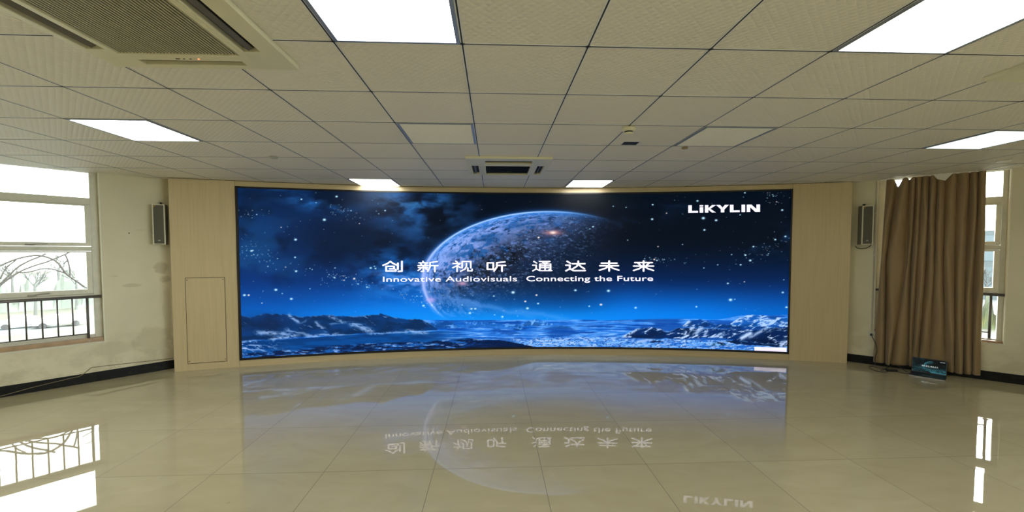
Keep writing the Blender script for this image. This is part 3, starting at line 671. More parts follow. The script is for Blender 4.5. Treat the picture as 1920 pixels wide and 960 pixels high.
# ---------------------------------------------------------------- video wall
def display_grid(n, m, th0, th1, z0, z1, r):
    th = np.linspace(th0, th1, n); z = np.linspace(z0, z1, m); T, Z = np.meshgrid(th, z); a = np.radians(T)
    V = np.stack([CX+r*np.sin(a), CY+r*np.cos(a), Z], -1).reshape(-1, 3).astype(np.float32)
    i = np.arange(n*m).reshape(m, n); F = np.stack([i[:-1, :-1], i[1:, :-1], i[1:, 1:], i[:-1, 1:]], -1).reshape(-1, 4)
    return T, Z, V, F
def colour_mesh(name, V, F, srgb, mat, parent):
    me = bpy.data.meshes.new(name); me.vertices.add(len(V)); me.vertices.foreach_set('co', V.ravel())
    me.loops.add(F.size); me.loops.foreach_set('vertex_index', F.ravel().astype(np.int32))
    me.polygons.add(len(F)); me.polygons.foreach_set('loop_start', np.arange(0, F.size, 4, dtype=np.int32)); me.update(calc_edges=True)
    c = srgb.reshape(-1, 3); L = np.where(c <= .04045, c/12.92, ((c+.055)/1.055)**2.4); A = np.ones((len(V), 4), np.float32); A[:, :3] = L
    at = me.color_attributes.new('picture', 'FLOAT_COLOR', 'POINT'); at.data.foreach_set('color', A.ravel())
    me.materials.append(mat); o = bpy.data.objects.new(name, me); COL.objects.link(o); o.parent = parent; return o
def screen_mat(name, strength, rough=.55):
    g = N(name); a = g.n('VertexColor'); a.layer_name = 'picture'
    x = g.n('BsdfPrincipled'); x.inputs['Base Color'].default_value = (.0035, .004, .005, 1); x.inputs['Roughness'].default_value = rough; x.inputs['Specular IOR Level'].default_value = .10
    g.l(a.outputs[0], x.inputs['Emission Color']); x.inputs['Emission Strength'].default_value = strength; g.l(x.outputs[0], g.out.inputs[0]); return g.m
M_led = screen_mat('led_picture', LED)
wall = thing('video_wall', 'huge curved video wall showing a blue planet over mountains', 'screen')
f_ = MB(); curved(f_, TL, DL, ZB, ZT, CR-.012, CR+.06, 1); curved(f_, DR, TR, ZB, ZT, CR-.012, CR+.06, 1)
curved(f_, DL, DR, ZB, DB, CR-.012, CR+.06, 90); curved(f_, DL, DR, DT, ZT, CR-.012, CR+.06, 90)
f_.obj('frame', M_led_frame, wall)
# artwork coordinates: the picture on the wall is laid out on its own flat sheet (x 447..1482, y 350..675)
PXC = [967.236, -0.136, 495.833, 3.133, -10.402, -0.163, 35.942, 0.49, -2.064, -0.047, 3.219, 0.069]
PYC = [506.844, -122.708, -1.64, 3.448, 2.719, -10.31, -0.193, 0.54, 0.239, -0.913, -0.022, 0.068]
TC = [-0.0675, -0.0059, -0.0, 15.7275, 0.1291, 0.0007, 0.3609, 0.0073, -0.0003, -1.2267, -0.03, 0.0012, -0.0588, -0.0022, 0.0004, 0.1438, 0.0057, -0.0013]
ZC = [1.29417, -1.30372, -0.01071, -0.0146, -0.03981, -0.00076, 0.02461, 0.11825, 0.00286, 0.00242, 0.00903, 0.0004, -0.00318, -0.01531, -0.00058, -0.00038, -0.00162, -0.00015]
def to_art(T, Z):
    t = T/15.; z = Z-1.3; X = 0; Y = 0; k = 0
    for i in range(6):
        for j in range(2): b = t**i*z**j; X = X+PXC[k]*b; Y = Y+PYC[k]*b; k += 1
    return X, Y
def from_art(x, y):
    u = (x-965)/520.; v = (y-508)/160.; T = Z = 0; k = 0
    for i in range(6):
        for j in range(3): b = u**i*v**j; T += TC[k]*b; Z += ZC[k]*b; k += 1
    return T, Z
T_, Z_, V_, F_ = display_grid(1320, 396, DL, DR, DB, DT, CR-.002)
X_, Y_ = to_art(T_, Z_)
colour_mesh('display', V_, F_, paint(X_, Y_), M_led, wall)
M_ink = emit('white_lettering', lin((236, 230, 255)), LED)
def art_mesh(name, pts, faces, mat, parent, lift=.005):
    vs = []
    for x, y in pts: T, Z = from_art(x, y); a, b = arc(T, CR-lift); vs.append((a, b, Z))
    me = bpy.data.meshes.new(name); me.from_pydata(vs, [], faces); me.materials.append(mat)
    o = bpy.data.objects.new(name, me); COL.objects.link(o); o.parent = parent; return o
def text_shape(body, offset=0., space=1.0):
    c = bpy.data.curves.new('t', 'FONT'); c.body = body; c.offset = offset; c.resolution_u = 4; c.space_character = space
    o = bpy.data.objects.new('t', c); COL.objects.link(o); bpy.context.view_layer.update()
    me = o.to_mesh(); V = [(v.co.x, v.co.y) for v in me.vertices]; F = [tuple(p.vertices) for p in me.polygons]
    o.to_mesh_clear(); bpy.data.objects.remove(o); bpy.data.curves.remove(c)
    xs = [v[0] for v in V]; ys = [v[1] for v in V]; return V, F, (min(xs), max(xs), min(ys), max(ys))
def art_text(body, x0, x1, ytl, ybl, slope, mat, offset, yr=None, space=1.0, name='lettering'):
    V, F, (a, b, c, d) = text_shape(body, offset, space)
    lo, hi = yr if yr else (c, d)
    P = []
    for x, y in V:
        u = (x-a)/(b-a); w = (y-lo)/(hi-lo); X = x0+(x1-x0)*u
        P.append((X, ybl+(ytl-ybl)*w+slope*(X-x0)))
    return art_mesh(name, P, F, mat, wall)
cap = text_shape('I', .012)[2][2:]
art_text('Innovative Audiovisuals', 718, 969.5, 518.8, 528.6, -.0045, M_ink, .004, cap, 1.03)
art_text('Connecting the Future', 987, 1224.6, 517.6, 527.3, -.002, M_ink, .008, cap, 1.03)
HAN = {
 '创': [[(38,1),(22,22),(0,38)],[(38,1),(52,20),(70,35)],[(16,48),(57,48),(57,72),(34,72)],[(16,48),(16,94),(66,94),(66,80)],[(77,18),(77,76)],[(98,0),(98,96),(80,98)]],
 '新': [[(24,0),(27,8)],[(4,15),(48,15)],[(13,22),(17,34)],[(38,22),(34,34)],[(0,41),(50,41)],[(2,60),(48,60)],[(26,41),(26,98),(16,96)],[(14,68),(0,88)],[(38,68),(48,82)],[(96,3),(60,12),(60,55),(48,98)],[(60,42),(100,42)],[(84,42),(84,100)]],
 '视': [[(15,0),(23,12)],[(2,23),(38,23),(22,44),(0,64)],[(22,44),(22,100)],[(28,52),(40,64)],[(48,66),(48,4),(92,4),(92,66)],[(70,22),(70,50),(62,78),(40,98)],[(77,66),(77,94),(98,94),(99,78)]],
 '听': [[(2,12),(34,12),(34,80),(2,80),(2,12)],[(96,2),(53,11),(53,55),(38,98)],[(53,39),(100,39)],[(81,39),(81,100)]],
 '通': [[(6,4),(20,20)],[(0,41),(18,41),(18,78),(0,98)],[(18,78),(36,95),(100,95)],[(36,4),(90,4),(68,19)],[(52,13),(72,23)],[(37,84),(37,30),(94,30),(94,84),(86,84)],[(37,48),(94,48)],[(37,66),(94,66)],[(65,30),(65,84)]],
 '达': [[(6,4),(22,22)],[(0,42),(20,42),(20,78),(0,98)],[(20,78),(38,96),(100,96)],[(33,28),(98,28)],[(64,2),(64,30),(56,54),(34,80)],[(64,30),(78,56),(96,78)]],
 '未': [[(10,22),(90,22)],[(2,48),(98,48)],[(50,0),(50,100)],[(48,50),(32,72),(0,92)],[(52,50),(68,72),(100,92)]],
 '来': [[(6,16),(94,16)],[(24,25),(34,42)],[(76,25),(66,42)],[(0,51),(100,51)],[(50,0),(50,100)],[(46,52),(28,76),(0,94)],[(54,52),(72,76),(100,94)]]}
def brush(ch, x0, x1, y0, y1, hx, hy):
    """the character drawn with a round-ended pen of half-widths hx, hy"""
    P = []; F = []
    def X(p): return (x0+hx+(x1-x0-2*hx)*p[0]/100., y0+hy+(y1-y0-2*hy)*p[1]/100.)
    for st in HAN[ch]:
        Q = [X(p) for p in st]
        for a in Q:
            b = len(P); P += [(a[0]+hx*math.cos(k*PI/5), a[1]+hy*math.sin(k*PI/5)) for k in range(10)]; F.append(tuple(range(b, b+10)))
        for a, c in zip(Q, Q[1:]):
            dx, dy = (c[0]-a[0])/hx, (c[1]-a[1])/hy; L = math.hypot(dx, dy); nx, ny = -dy/L*hx, dx/L*hy
            b = len(P); P += [(a[0]+nx, a[1]+ny), (c[0]+nx, c[1]+ny), (c[0]-nx, c[1]-ny), (a[0]-nx, a[1]-ny)]; F.append((b, b+1, b+2, b+3))
    return P, F
for ch, x0, x1, y0, y1 in (('创', 716.5, 756, 488.8, 510.6), ('新', 782.5, 822.5, 488.8, 510.6), ('视', 847.5, 887, 488.6, 510), ('听', 911.5, 949.5, 489.4, 509.8),
                           ('通', 997.5, 1036, 488.4, 509.4), ('达', 1059.5, 1099, 488, 509.4), ('未', 1122.5, 1162, 488, 509.4), ('来', 1186.5, 1227, 488, 509.6)):
    hx, hy = (1.75, 1.3) if ch in '创听达未来' else (1.45, 1.05)
    P, F = brush(ch, x0, x1, y0, y1, hx, hy); art_mesh('lettering', P, F, M_ink, wall)
def logo():
    pts = []; fs = []
    def q(*P):
        b = len(pts)
        for x, y in P:
            u = (x-172)/(1295-172.); pts.append((1270+x*.1198, 360+(y-13*u)*.1198))   # the line climbs slightly to the right
        fs.append(tuple(range(b, b+len(P))))
    q((172, 208), (228, 208), (228, 325), (172, 325)); q((228, 296), (325, 296), (325, 325), (228, 325))
    q((350, 208), (406, 208), (406, 230), (350, 230)); q((350, 240), (406, 240), (406, 325), (350, 325))
    q((432, 208), (486, 208), (486, 325), (432, 325)); q((486, 256), (545, 208), (606, 208), (518, 267), (486, 280)); q((486, 256), (518, 267), (604, 325), (542, 325), (486, 280))
    q((608, 208), (670, 208), (708, 250), (690, 282)); q((746, 208), (808, 208), (735, 282), (708, 250)); q((682, 262), (737, 262), (737, 325), (682, 325))
    q((824, 208), (880, 208), (880, 325), (824, 325)); q((880, 296), (978, 296), (978, 325), (880, 325))
    q((1006, 208), (1062, 208), (1062, 325), (1006, 325))
    q((1088, 208), (1142, 208), (1142, 325), (1088, 325)); q((1240, 208), (1296, 208), (1296, 325), (1240, 325)); q((1142, 208), (1160, 208), (1240, 278), (1240, 325), (1222, 325), (1142, 250))
    return art_mesh('logo', pts, fs, M_ink, wall)
logo()
# small white status strip in the lower right corner of the picture (its marks are too fine to read)
def art_quads(name, Q, mat, lift):
    pts = []; fs = []
    for x0, y0, x1, y1, sl in Q:
        b = len(pts); pts.extend([(x0, y0), (x1, y0+sl*(x1-x0)), (x1, y1+sl*(x1-x0)), (x0, y1)]); fs.append((b, b+1, b+2, b+3))
    return art_mesh(name, pts, fs, mat, wall, lift)
strip = art_quads('notice_strip', [(1414.8, 650.4, 1474.8, 659.0, .033)], emit('pale_lilac', lin((238, 228, 255)), LED), .004)
rr = random.Random(3); Q = []
for row, y, x, xe in ((0, 652.2, 1417, 1446), (1, 655.6, 1416.5, 1471)):
    while x < xe:
        w_ = rr.uniform(.8, 2.6)
        if not (row == 0 and 1420 < x < 1424): Q.append((x, y+(x-1414.8)*.033, x+w_, y+1.5+(x-1414.8)*.033, 0))
        x += w_+rr.uniform(.5, 1.1)
art_quads('notice_marks', Q, emit('lilac_grey', lin((160, 150, 190)), LED), .0055)
# ---------------------------------------------------------------- wall loudspeakers
def speaker(M, s, z0, z1, turn, label, flip):
    w, d, h = .132, .115, z1-z0
    t = thing('wall_speaker', label, 'loudspeaker', M @ Matrix.Translation((s, -.085, z0)) @ Matrix.Rotation(turn, 4, 'Z'))
    # local: front faces -y
    MB().box(-w/2, -d/2+.006, 0, w/2, d/2, h).obj('cabinet', M_spk2, t, bevel=.003)
    swap(MB().plate(-w/2, 0, w/2, h, -d/2-.006, -d/2+.006, [(-w/2+.013, .012, w/2-.013, h-.012)])).obj('front_frame', M_spk, t, bevel=.002)
    g = MB().box(-w/2+.013, -d/2, .012, w/2-.013, -d/2+.006, h-.012).obj('grille', M_cloth_sp, t)
    MB().box(-.012, -d/2-.003, .048, .012, -d/2+.001, .060).obj('badge', M_silver, g)
    x = -w/2+.014
    MB().add([(x, -d/2-.002, h-.014), (x+.026, -d/2-.002, h-.014), (x, -d/2-.002, h-.050), (x, -d/2+.001, h-.014), (x+.026, -d/2+.001, h-.014), (x, -d/2+.001, h-.050)], [(0,1,2),(3,5,4),(0,3,4,1),(1,4,5,2),(2,5,3,0)]).obj('corner_sticker', simple('ochre_sticker', (.35, .22, .05), .6), g)
    MB().box(-.02, d/2-.004, h*.4, .02, d/2+.03, h*.6).obj('bracket', M_spk2, t)
    MB().box(-.006, d/2-.02, h-.002, .006, d/2+.028, h+.035).obj('hook', M_slot, t)
    return t
speaker(ML, .585, 1.685, 2.21, -.42, 'grey wall speaker left of the beige front wall', 0)
sp = speaker(MR, -.165, 1.675, 2.21, .42, 'grey wall speaker between the beige front wall and the curtain', 1)
tag(MB().tube([(-.27, -.05, 1.655), (-.25, -.055, 1.632), (-.20, -.06, 1.62), (-.15, -.06, 1.628), (-.11, -.055, 1.655), (-.10, -.04, 1.69)], .005).obj('speaker_cable', M_black, M=MR, smooth=True), 'short black cable looping under the right hand wall speaker', 'cable')
# marks and small fixtures of the walls
tag(MB().lathe([(.007, 0), (.006, .004)], n=10).obj('wall_plug', M_slot, M=ML @ Matrix.Translation((.288, 0, 1.829)) @ Matrix.Rotation(PI/2, 4, 'X')), 'tiny dark plug hole in the left wall between window and speaker', 'wall plug')
t = thing('cable_conduit', 'thin vertical cable conduit on the right wall running down to the socket', 'conduit', MR)
MB().box(-.073, -.012, .47, -.059, 0, 2.548).obj('tube', M_conduit, t, bevel=.003)
for z in (2.10, 1.52): MB().box(-.078, -.016, z, -.054, 0, z+.018).obj('clip', M_spk, t, bevel=.002)
t = thing('wall_socket', 'white wall socket with a black plug low on the right wall by the curtain', 'socket', MR)
MB().box(-.113, -.012, .380, -.027, 0, .468).obj('plate', simple('socket_white', (.60, .58, .47), .35), t, bevel=.003)
MB().box(-.082, -.0132, .440, -.058, -.011, .443).obj('slot', M_slot, t)
t = thing('charging_cable', 'black power cord from the wall socket to the laptop adapter on the floor', 'cord', MR)
MB().tube([(-.068, -.010, .420), (-.068, -.045, .420)], .016, 12).obj('plug', M_black, t, bevel=.002)
def smooth_pts(P, n=6):
    P = [Vector(p) for p in P]; out = []
    for i in range(len(P)-1):
        p0, p1, p2, p3 = P[max(i-1, 0)], P[i], P[i+1], P[min(i+2, len(P)-1)]
        for k in range(n):
            t = k/n; out.append(.5*((2*p1)+(p2-p0)*t+(2*p0-5*p1+4*p2-p3)*t*t+(3*p1-p0-3*p2+p3)*t**3))
    out.append(P[-1]); return out
c1 = [(-.066, -.045, .415), (-.050, -.052, .38), (-.020, -.12, .32), (-.004, -.15, .23), (-.018, -.155, .13), (-.02, -.16, .04), (-.06, -.17, .006), (-.078, -.21, .005), (-.05, -.34, .005), (.03, -.43, .005), (.088, -.40, .005), (.12, -.34, .007), (.135, -.31, .014)]
MB().tube(smooth_pts(c1), .0042, 7).obj('cable', M_black, t, smooth=True)
c2 = [(-.055, -.16, .006), (.02, -.20, .005), (.08, -.235, .005), (.14, -.25, .006), (.165, -.27, .008)]
MB().tube(smooth_pts(c2), .004, 7).obj('cable', M_black, t, smooth=True)
t = thing('power_adapter', 'black laptop power adapter lying on the floor among its cables', 'power adapter', MR @ Matrix.Translation((.150, -.285, .0)) @ Matrix.Rotation(.55, 4, 'Z'))
MB().box(-.058, -.024, 0, .058, .024, .029).obj('body', M_black, t, bevel=.005)
c3 = [(.195, -.265, .012), (.24, -.30, .005), (.29, -.31, .005), (.315, -.29, .006), (.325, -.27, .010)]
MB().tube(smooth_pts(c3), .0036, 7).obj('lead', M_black, t, M=(MR @ Matrix.Translation((.150, -.285, .0)) @ Matrix.Rotation(.55, 4, 'Z')).inverted() @ MR, smooth=True)
c4 = [(.045, -.38, .014), (.075, -.26, .006), (.10, -.21, .02), (.15, -.165, .05), (.19, -.15, .062), (.24, -.155, .045), (.27, -.19, .02), (.30, -.21, .006)]
tag(MB().tube(smooth_pts(c4), .0042, 7).obj('network_cable', M_black, M=MR, smooth=True), 'dark cable arching off the floor against the curtain hem left of the laptop', 'cable')
c5 = [(-1.0, -.05, .006), (-.80, -.03, .02), (-.58, -.022, .055), (-.30, -.021, .088), (-.20, -.021, .10), (-.135, -.020, .15), (-.105, -.006, .172), (-.06, -.006, .177), (.23, -.006, .163), (.686, -.006, .138)]
tag(MB().tube(smooth_pts(c5), .0038, 6).obj('loose_cable', simple('tan_cable', (.20, .15, .08), .5), M=ML, smooth=True), 'thin tan cable running along the left baseboard and up onto the wall', 'cable')
tag(MB().box(-.75, -.012, .1185, 1.1, 0, .134).obj('trim_10', M_wall, M=ML), kind='structure')
# ---------------------------------------------------------------- laptop on the floor
LM = MR @ Matrix.Translation((.500, -.180, 0)) @ Matrix.Rotation(-.13, 4, 'Z')
lap = thing('laptop', 'open black laptop on the floor against the curtain showing the planet picture', 'laptop', LM)
MB().box(-.160, -.225, .004, .160, 0, .020).obj('base', M_black, lap, bevel=.003)
MB().box(-.160, -.2275, .003, .160, -.2245, .009).obj('edge_highlight', M_silver, lap)  # silver strip stands in for the highlight on the front edge
kb = MB()
for a in range(14):
    for b in range(5): kb.box(-.147+a*.0212, -.108+b*.0188, .020, -.147+a*.0212+.018, -.108+b*.0188+.0155, .0215)
kb.obj('keyboard', simple('keycaps', (.02, .02, .022), .5), lap)
MB().box(-.045, -.205, .0199, .045, -.135, .0206).obj('touchpad', simple('touchpad', (.03, .03, .032), .3), lap)
lidM = Matrix.Translation((0, -.002, .018)) @ Matrix.Rotation(-.20, 4, 'X')
lid = MB().box(-.160, 0, 0, .160, .007, .186).obj('screen_lid', M_black, lap, M=lidM, bevel=.002)
n_, m_ = 150, 86; gx, gy = np.meshgrid(np.linspace(0, 1, n_), np.linspace(0, 1, m_))
def lap_art(u, v):
    X = 447+u*1035; Y = 668-v*312; I = paint(X, Y); l = I @ np.array([.25, .5, .25], np.float32)
    return np.clip(np.stack([l*.62, l*1.05+.02, l*1.10+.03], -1)**1.35, 0, 1)
Vl = np.stack([-.152+.304*gx, np.full_like(gx, -.0006), .012+.166*gy], -1).reshape(-1, 3).astype(np.float32)
ii = np.arange(n_*m_).reshape(m_, n_); Fl = np.stack([ii[:-1, :-1], ii[:-1, 1:], ii[1:, 1:], ii[1:, :-1]], -1).reshape(-1, 4)
colour_mesh('display', Vl, Fl, lap_art(gx, gy), screen_mat('laptop_picture', .34, .3), lid)
M_ink2 = emit('laptop_lettering', (.85, .95, .95), .45)
def lap_text(body, x0, x1, z0, z1, off):
    V, F, (a, b, c, d) = text_shape(body, off); me = bpy.data.meshes.new('lettering')
    me.from_pydata([(x0+(x1-x0)*(x-a)/(b-a), -.0012, z0+(z1-z0)*(y-c)/(d-c)) for x, y in V], [], F); me.materials.append(M_ink2)
    o = bpy.data.objects.new('lettering', me); COL.objects.link(o); o.parent = lid
lap_text('创 新 视 听  通 达 未 来', -.066, .082, .086, .098, .02); lap_text('Innovative Audiovisuals  Connecting the Future', -.066, .082, .079, .084, .01); lap_text('LiKYLIN', .098, .140, .156, .163, .02)
# ---------------------------------------------------------------- curtain
def curtain():
    rows = [(2.55, [.036, .152, .254, .315, .384, .452, .515, .585, .691, .795, .865, .930]),
            (1.45, [.008, .055, .262, .305, .356, .442, .520, .598, .699, .798, .868, .941]),
            (.04, [-.038, .082, .130, .317, .357, .407, .506, .650, .732, .806, .884, .952])]
    amp = [.055, .075, .045, .04, .05, .045, .05, .06, .055, .045, .05]
    deep = [0, .060, .025, .058, .02, .062, .03, .02, .03, .062, .050, 0]
    zs = [2.55-.006*k for k in range(0, 12)]+[2.48-k*.0405 for k in range(0, 61)]
    S = 12; V = []; nz = 0; rnd = random.Random(5)
    for z in zs:
        z = max(z, .02); 
        if z > 1.45: f = (2.55-z)/1.1; a, b = rows[0][1], rows[1][1]
        else: f = (1.45-z)/1.41; a, b = rows[1][1], rows[2][1]
        f = f*f*(3-2*f) if False else f
        E = [p+(q-p)*f for p, q in zip(a, b)]; row = []
        tight = 1-.35*math.exp(-((2.55-z)/.16)**2)
        for k in range(11):
            for j in range(S):
                u = j/S; s = E[k]+(E[k+1]-E[k])*u
                bulge = math.sin(PI*u)**.5; A = amp[k]*tight*(1+.25*math.sin(z*2.1+k*1.7))
                dv = deep[k]+(deep[k+1]-deep[k])*u
                base = -.085+.03*math.sin(.9*z+k*.8)*.4
                n = base-A*bulge+dv*(1-bulge)
                n += .006*math.sin(z*9+k*2.3+u*3)+.004*math.sin(s*46+z*5)
                tuck = max(0., min(1., (.42-z)/.22))*max(0., min(1., (s-.27)/.05))*max(0., min(1., (.70-s)/.05))
                n = n*(1-tuck)+max(n, -.075-.02*bulge)*tuck
                if k < 4: n += .020*math.sin(z*3.2-s*14)
                s += .012*math.sin(z*2.6+k)*math.sin(PI*u)
                row.append((s, n, z))
        row.append((E[-1], -.075+.01*math.sin(z*3), z)); V.append(row)
    H = len(V); W = len(V[0]); 
    # the heading sags between its hooks
    vs = []
    for h, row in enumerate(V):
        for w, (s, n, z) in enumerate(row):
            k = w/S; top = 2.550
            sag = .10*math.exp(-((s-.155)/.030)**2)+.03*math.exp(-((s-.262)/.02)**2)
            fr = max(0, (z-2.2)/.35)
            hem = .004*math.sin(s*30)+.01+.030*max(0, min(1, (s-.25)/.2))*0
            lowf = max(0, (.3-z)/.3)
            vs.append((s, min(n, -.012), z-(sag+2.552-top)*fr*fr+hem*lowf))
    fs = [(h*W+w, h*W+w+1, (h+1)*W+w+1, (h+1)*W+w) for h in range(H-1) for w in range(W-1)]
    me = bpy.data.meshes.new('fabric'); me.from_pydata(vs, [], fs); me.polygons.foreach_set('use_smooth', [True]*len(fs))
    g = N('brown_curtain_satin'); c = g.coord(); wv = g.noise(g.mapping(c, (1, 1, .12)), 260, 2, .5); bl = g.noise(c, 5, 3)
    col = g.mixc(wv, (.27, .185, .085), (.33, .235, .115)); col = g.mixc(g.math('MULTIPLY', bl, .3), col, (.24, .16, .07))
    x = g.n('BsdfPrincipled'); g.l(col, x.inputs['Base Color']); x.inputs['Roughness'].default_value = .55; x.inputs['Sheen Weight'].default_value = .25
    g.l(g.bump(wv, .08, .001), x.inputs['Normal'])
    tr = g.n('BsdfTranslucent'); tr.inputs[0].default_value = (.34, .15, .035, 1); mx = g.n('MixShader'); mx.inputs[0].default_value = .10
    g.l(x.outputs[0], mx.inputs[1]); g.l(tr.outputs[0], mx.inputs[2]); g.l(mx.outputs[0], g.out.inputs[0]); me.materials.append(g.m)
    t = thing('curtain', 'floor length brown satin curtain hanging over the right hand window', 'curtain', MR)
    o = bpy.data.objects.new('fabric', me); COL.objects.link(o); o.parent = t
    md = o.modifiers.new('thickness', 'SOLIDIFY'); md.thickness = .0015
    MB().box(-.02, -.085, 2.549, 1.15, -.068, CEIL-.0005).obj('track', M_bar, t)
    return t
curtain()
# ---------------------------------------------------------------- outside
def hazy(name, c1, c2, scale, detail=6):  # distance haze is put into the surface colours
    g = N(name); n = g.noise(g.coord('Object'), scale, detail, .65, .6); g.bsdf(g.ramp(n, [(.35, c1), (.65, c2)]), .9); return g.m
GZ = -7.0
g = N('pale_grass_and_paths'); c = g.coord('Object')
n1 = g.noise(g.mapping(c, (1, 1, 1)), .09, 8, .7, .8); n2 = g.noise(g.mapping(c, (.3, 1.2, 1), rot=(0, 0, .75)), .05, 5, .6, .3)
cc = g.ramp(n1, [(.3, (.028, .034, .022)), (.5, (.042, .045, .032)), (.62, (.060, .054, .042)), (.8, (.085, .092, .092))])
cc = g.mixc(g.ramp(n2, [(.52, (0, 0, 0)), (.60, (1, 1, 1))]), cc, (.10, .125, .14)); g.bsdf(cc, .9)
tag(MB().box(-220, -60, GZ-.3, 220, 260, GZ).obj('ground', g.m), kind='structure')
M_bark = simple('bare_bark', (.032, .03, .028), .8)
M_twig = simple('hazy_twigs', (.055, .06, .056), .9)  # twigs made paler to carry the distance haze in their colour
# bare tree arching in front of the left window
t = thing('bare_tree', 'bare arching branches right outside the left window', 'tree', ML)
OFF = 2.5
MB().tube(smooth_pts([(-2.6, OFF+.3, GZ), (-2.45, OFF+.1, -4), (-2.2, OFF, -1.6), (-1.9, OFF, -.2), (-1.4, OFF, .55), (-.95, OFF, .98), (-.82, OFF, 1.115)]), .11, 10, r1=.02).obj('trunk', M_bark, t, smooth=True)
for P, r in (([(-.84, 1.375), (-.66, 1.486), (-.502, 1.537), (-.395, 1.532), (-.286, 1.473), (-.221, 1.388), (-.151, 1.242), (-.038, 1.117), (.038, 1.026)], .015),
             ([(-.821, 1.12), (-.717, 1.273), (-.638, 1.374), (-.531, 1.46), (-.422, 1.524), (-.36, 1.57)], .013), ([(-.822, 1.105), (-.719, 1.218), (-.614, 1.309), (-.48, 1.386), (-.37, 1.433), (-.257, 1.498), (-.159, 1.556), (-.10, 1.60)], .013),
             ([(-.66, 1.30), (-.60, 1.283), (-.50, 1.303), (-.401, 1.335), (-.291, 1.323), (-.168, 1.26)], .011), ([(-.159, 1.556), (-.133, 1.463), (-.114, 1.318), (-.117, 1.2)], .012),
             ([(-.817, 1.20), (-.755, 1.361), (-.66, 1.47)], .010), ([(-1.9, -.2), (-1.5, .9), (-1.1, 1.25), (-.84, 1.375)], .011), ([(.10, 1.36), (.03, 1.385), (-.058, 1.427)], .006), ([(.09, 1.53), (.03, 1.545), (-.03, 1.56)], .005), ([(.038, 1.026), (.2, .92), (.5, .80)], .008)):
    MB().tube(smooth_pts([(s, OFF, z) for s, z in P], 5), r, 6).obj('branch', M_bark, t, smooth=True)
def tree(x, y, h, seed, label, spread=.5, dense=False, mat=None):
    rd = random.Random(seed); t = thing('bare_tree' if not dense else 'leafy_tree', label, 'tree', Matrix.Translation((x, y, GZ)), 'hazy trees outside the windows')
    tr = MB(); tw = MB()
    tr.tube([(0, 0, 0), (.1, 0, h*.25), (0, .1, h*.45)], h*.022, 7, r1=h*.012)
    def grow(p, d, L, r, lv):
        q = p+d*L; m = p+d*L*.5+Vector((rd.uniform(-1, 1), rd.uniform(-1, 1), 0))*L*.08
        (tr if lv < 1 else tw).tube([p, m, q], r, 4, False, r1=r*.6)
        if lv >= 4: return
        for _ in range(4 if lv else 5):
            e = (d+Vector((rd.uniform(-1, 1), rd.uniform(-1, 1), rd.uniform(-.35, .75)))*(spread+.25)).normalized()
            grow(p+d*L*rd.uniform(.45, 1), e, L*rd.uniform(.55, .8), r*.55, lv+1)
    grow(Vector((0, 0, h*.3)), Vector((0, 0, 1)), h*.22, h*.014, 0)
    tr.obj('trunk', mat or M_twig, t); tw.obj('branches', mat or M_twig, t)
def along(px, d, M=None):                                           # a place d metres away, straight past the given side of the picture
    a = math.atan2(px-960, 775.71)+.0441; return d*math.sin(a), d*math.cos(a)
for k, (px, d, h) in enumerate(((-30, 94, 9.5), (20, 110, 10), (62, 88, 8.5), (108, 120, 11), (140, 92, 8.6), (172, 105, 9.5))):
    x, y = along(px, d); tree(x, y, h, 11+k, 'bare hazy tree seen through the left window, '+('hidden past the photo edge', 'at its left edge', 'second from its left edge', 'in the middle of the view', 'second from its right frame', 'nearest its right frame')[k])
for k, (px, d, h) in enumerate(((1852, 90, 8.2), (1880, 102, 9))):
    x, y = along(px, d); tree(x, y, h, 31+k, 'bare hazy tree seen through the right window, '+('next to the curtain', 'next to the window frame')[k])
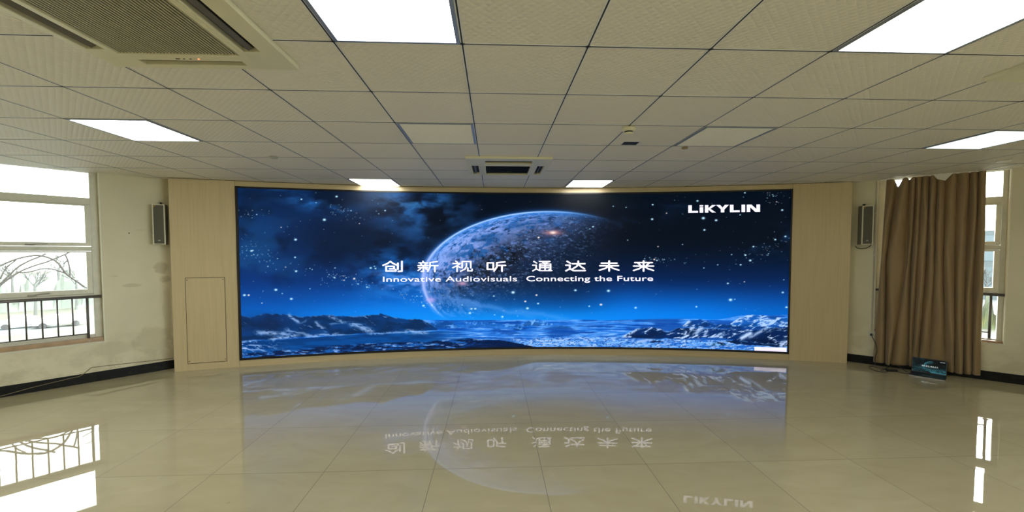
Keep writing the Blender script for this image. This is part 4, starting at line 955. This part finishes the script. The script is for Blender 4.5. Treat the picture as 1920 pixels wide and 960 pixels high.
def ridge(name, label, px0, px1, d, h, mat, seed, cat):
    mb = MB(); n = 70; rd = random.Random(seed); top = []
    for k in range(n+1):
        x, y = along(px0+(px1-px0)*k/n, d); hh = h*(.7+.3*math.sin(k*.7+seed)+.22*rd.uniform(-1, 1)); top.append((x, y, hh))
    vs = []
    for x, y, hh in top:
        L = math.hypot(x, y); ux, uy = x/L, y/L
        vs += [(x, y, GZ), (x+ux*1, y+uy*1, GZ+hh*.7), (x+ux*3, y+uy*3, GZ+hh), (x+ux*7, y+uy*7, GZ)]
    fs = [(4*k+a, 4*k+4+a, 4*k+5+a, 4*k+1+a) for k in range(n) for a in range(3)]
    o = mb.add(vs, fs).obj(name, mat); tag(o, label, cat); o['kind'] = 'stuff'; return o
ridge('hedge_line', 'far pale green band of bushes beyond the left window', -260, 260, 95, 5.2, hazy('far_bushes', (.065, .08, .068), (.085, .10, .085), .35), 3, 'bushes')
ridge('hedge_line', 'pale green bushes beyond the right window', 1790, 2050, 70, 4.4, hazy('near_bushes', (.035, .055, .035), (.085, .09, .025), .5), 8, 'bushes')
x, y = along(1868, 120)
bd = thing('building', 'hazy blue grey building far outside the right window', 'building', Matrix.Translation((x, y, GZ)) @ Matrix.Rotation(-.85, 4, 'Z'))
MB().box(-12, -5, 0, 12, 5, 12.5).obj('wall', simple('building_grey', (.07, .09, .10), .8), bd)
for a in range(8):
    for b in range(4): MB().box(-11+a*2.9, -5.05, 1.2+b*2.9, -9.3+a*2.9, -4.98, 2.9+b*2.9).obj('window', simple('building_glass', (.08, .11, .13), .3) if a+b == 0 else bpy.data.materials['building_glass'], bd)
for k, (px, d) in enumerate(((38, 74), (106, 72))):
    x, y = along(px, d); t = thing('car', ('left', 'right')[k]+'most pale parked car far outside the left window', 'car', Matrix.Translation((x, y, GZ)) @ Matrix.Rotation(.8, 4, 'Z'), 'parked cars outside')
    MB().box(-2.1, -.85, .35, 2.1, .85, .95).obj('body', bpy.data.materials.get('car_white') or simple('car_white', (.22, .22, .22), .3), t, bevel=.12)
    MB().add([(-1.3, -.75, .95), (1.2, -.75, .95), (1.2, .75, .95), (-1.3, .75, .95), (-.8, -.65, 1.45), (.6, -.65, 1.45), (.6, .65, 1.45), (-.8, .65, 1.45)], [(0,3,2,1),(4,5,6,7),(0,1,5,4),(1,2,6,5),(2,3,7,6),(3,0,4,7)]).obj('cabin', bpy.data.materials['car_white'], t)
    for a in (-1.3, 1.3):
        for b in (-.86, .70): MB().lathe([(.33, 0), (.33, .16)], n=14).obj('wheel', M_slot, t, M=Matrix.Translation((a, b+.16, .33)) @ Matrix.Rotation(PI/2, 4, 'X'))
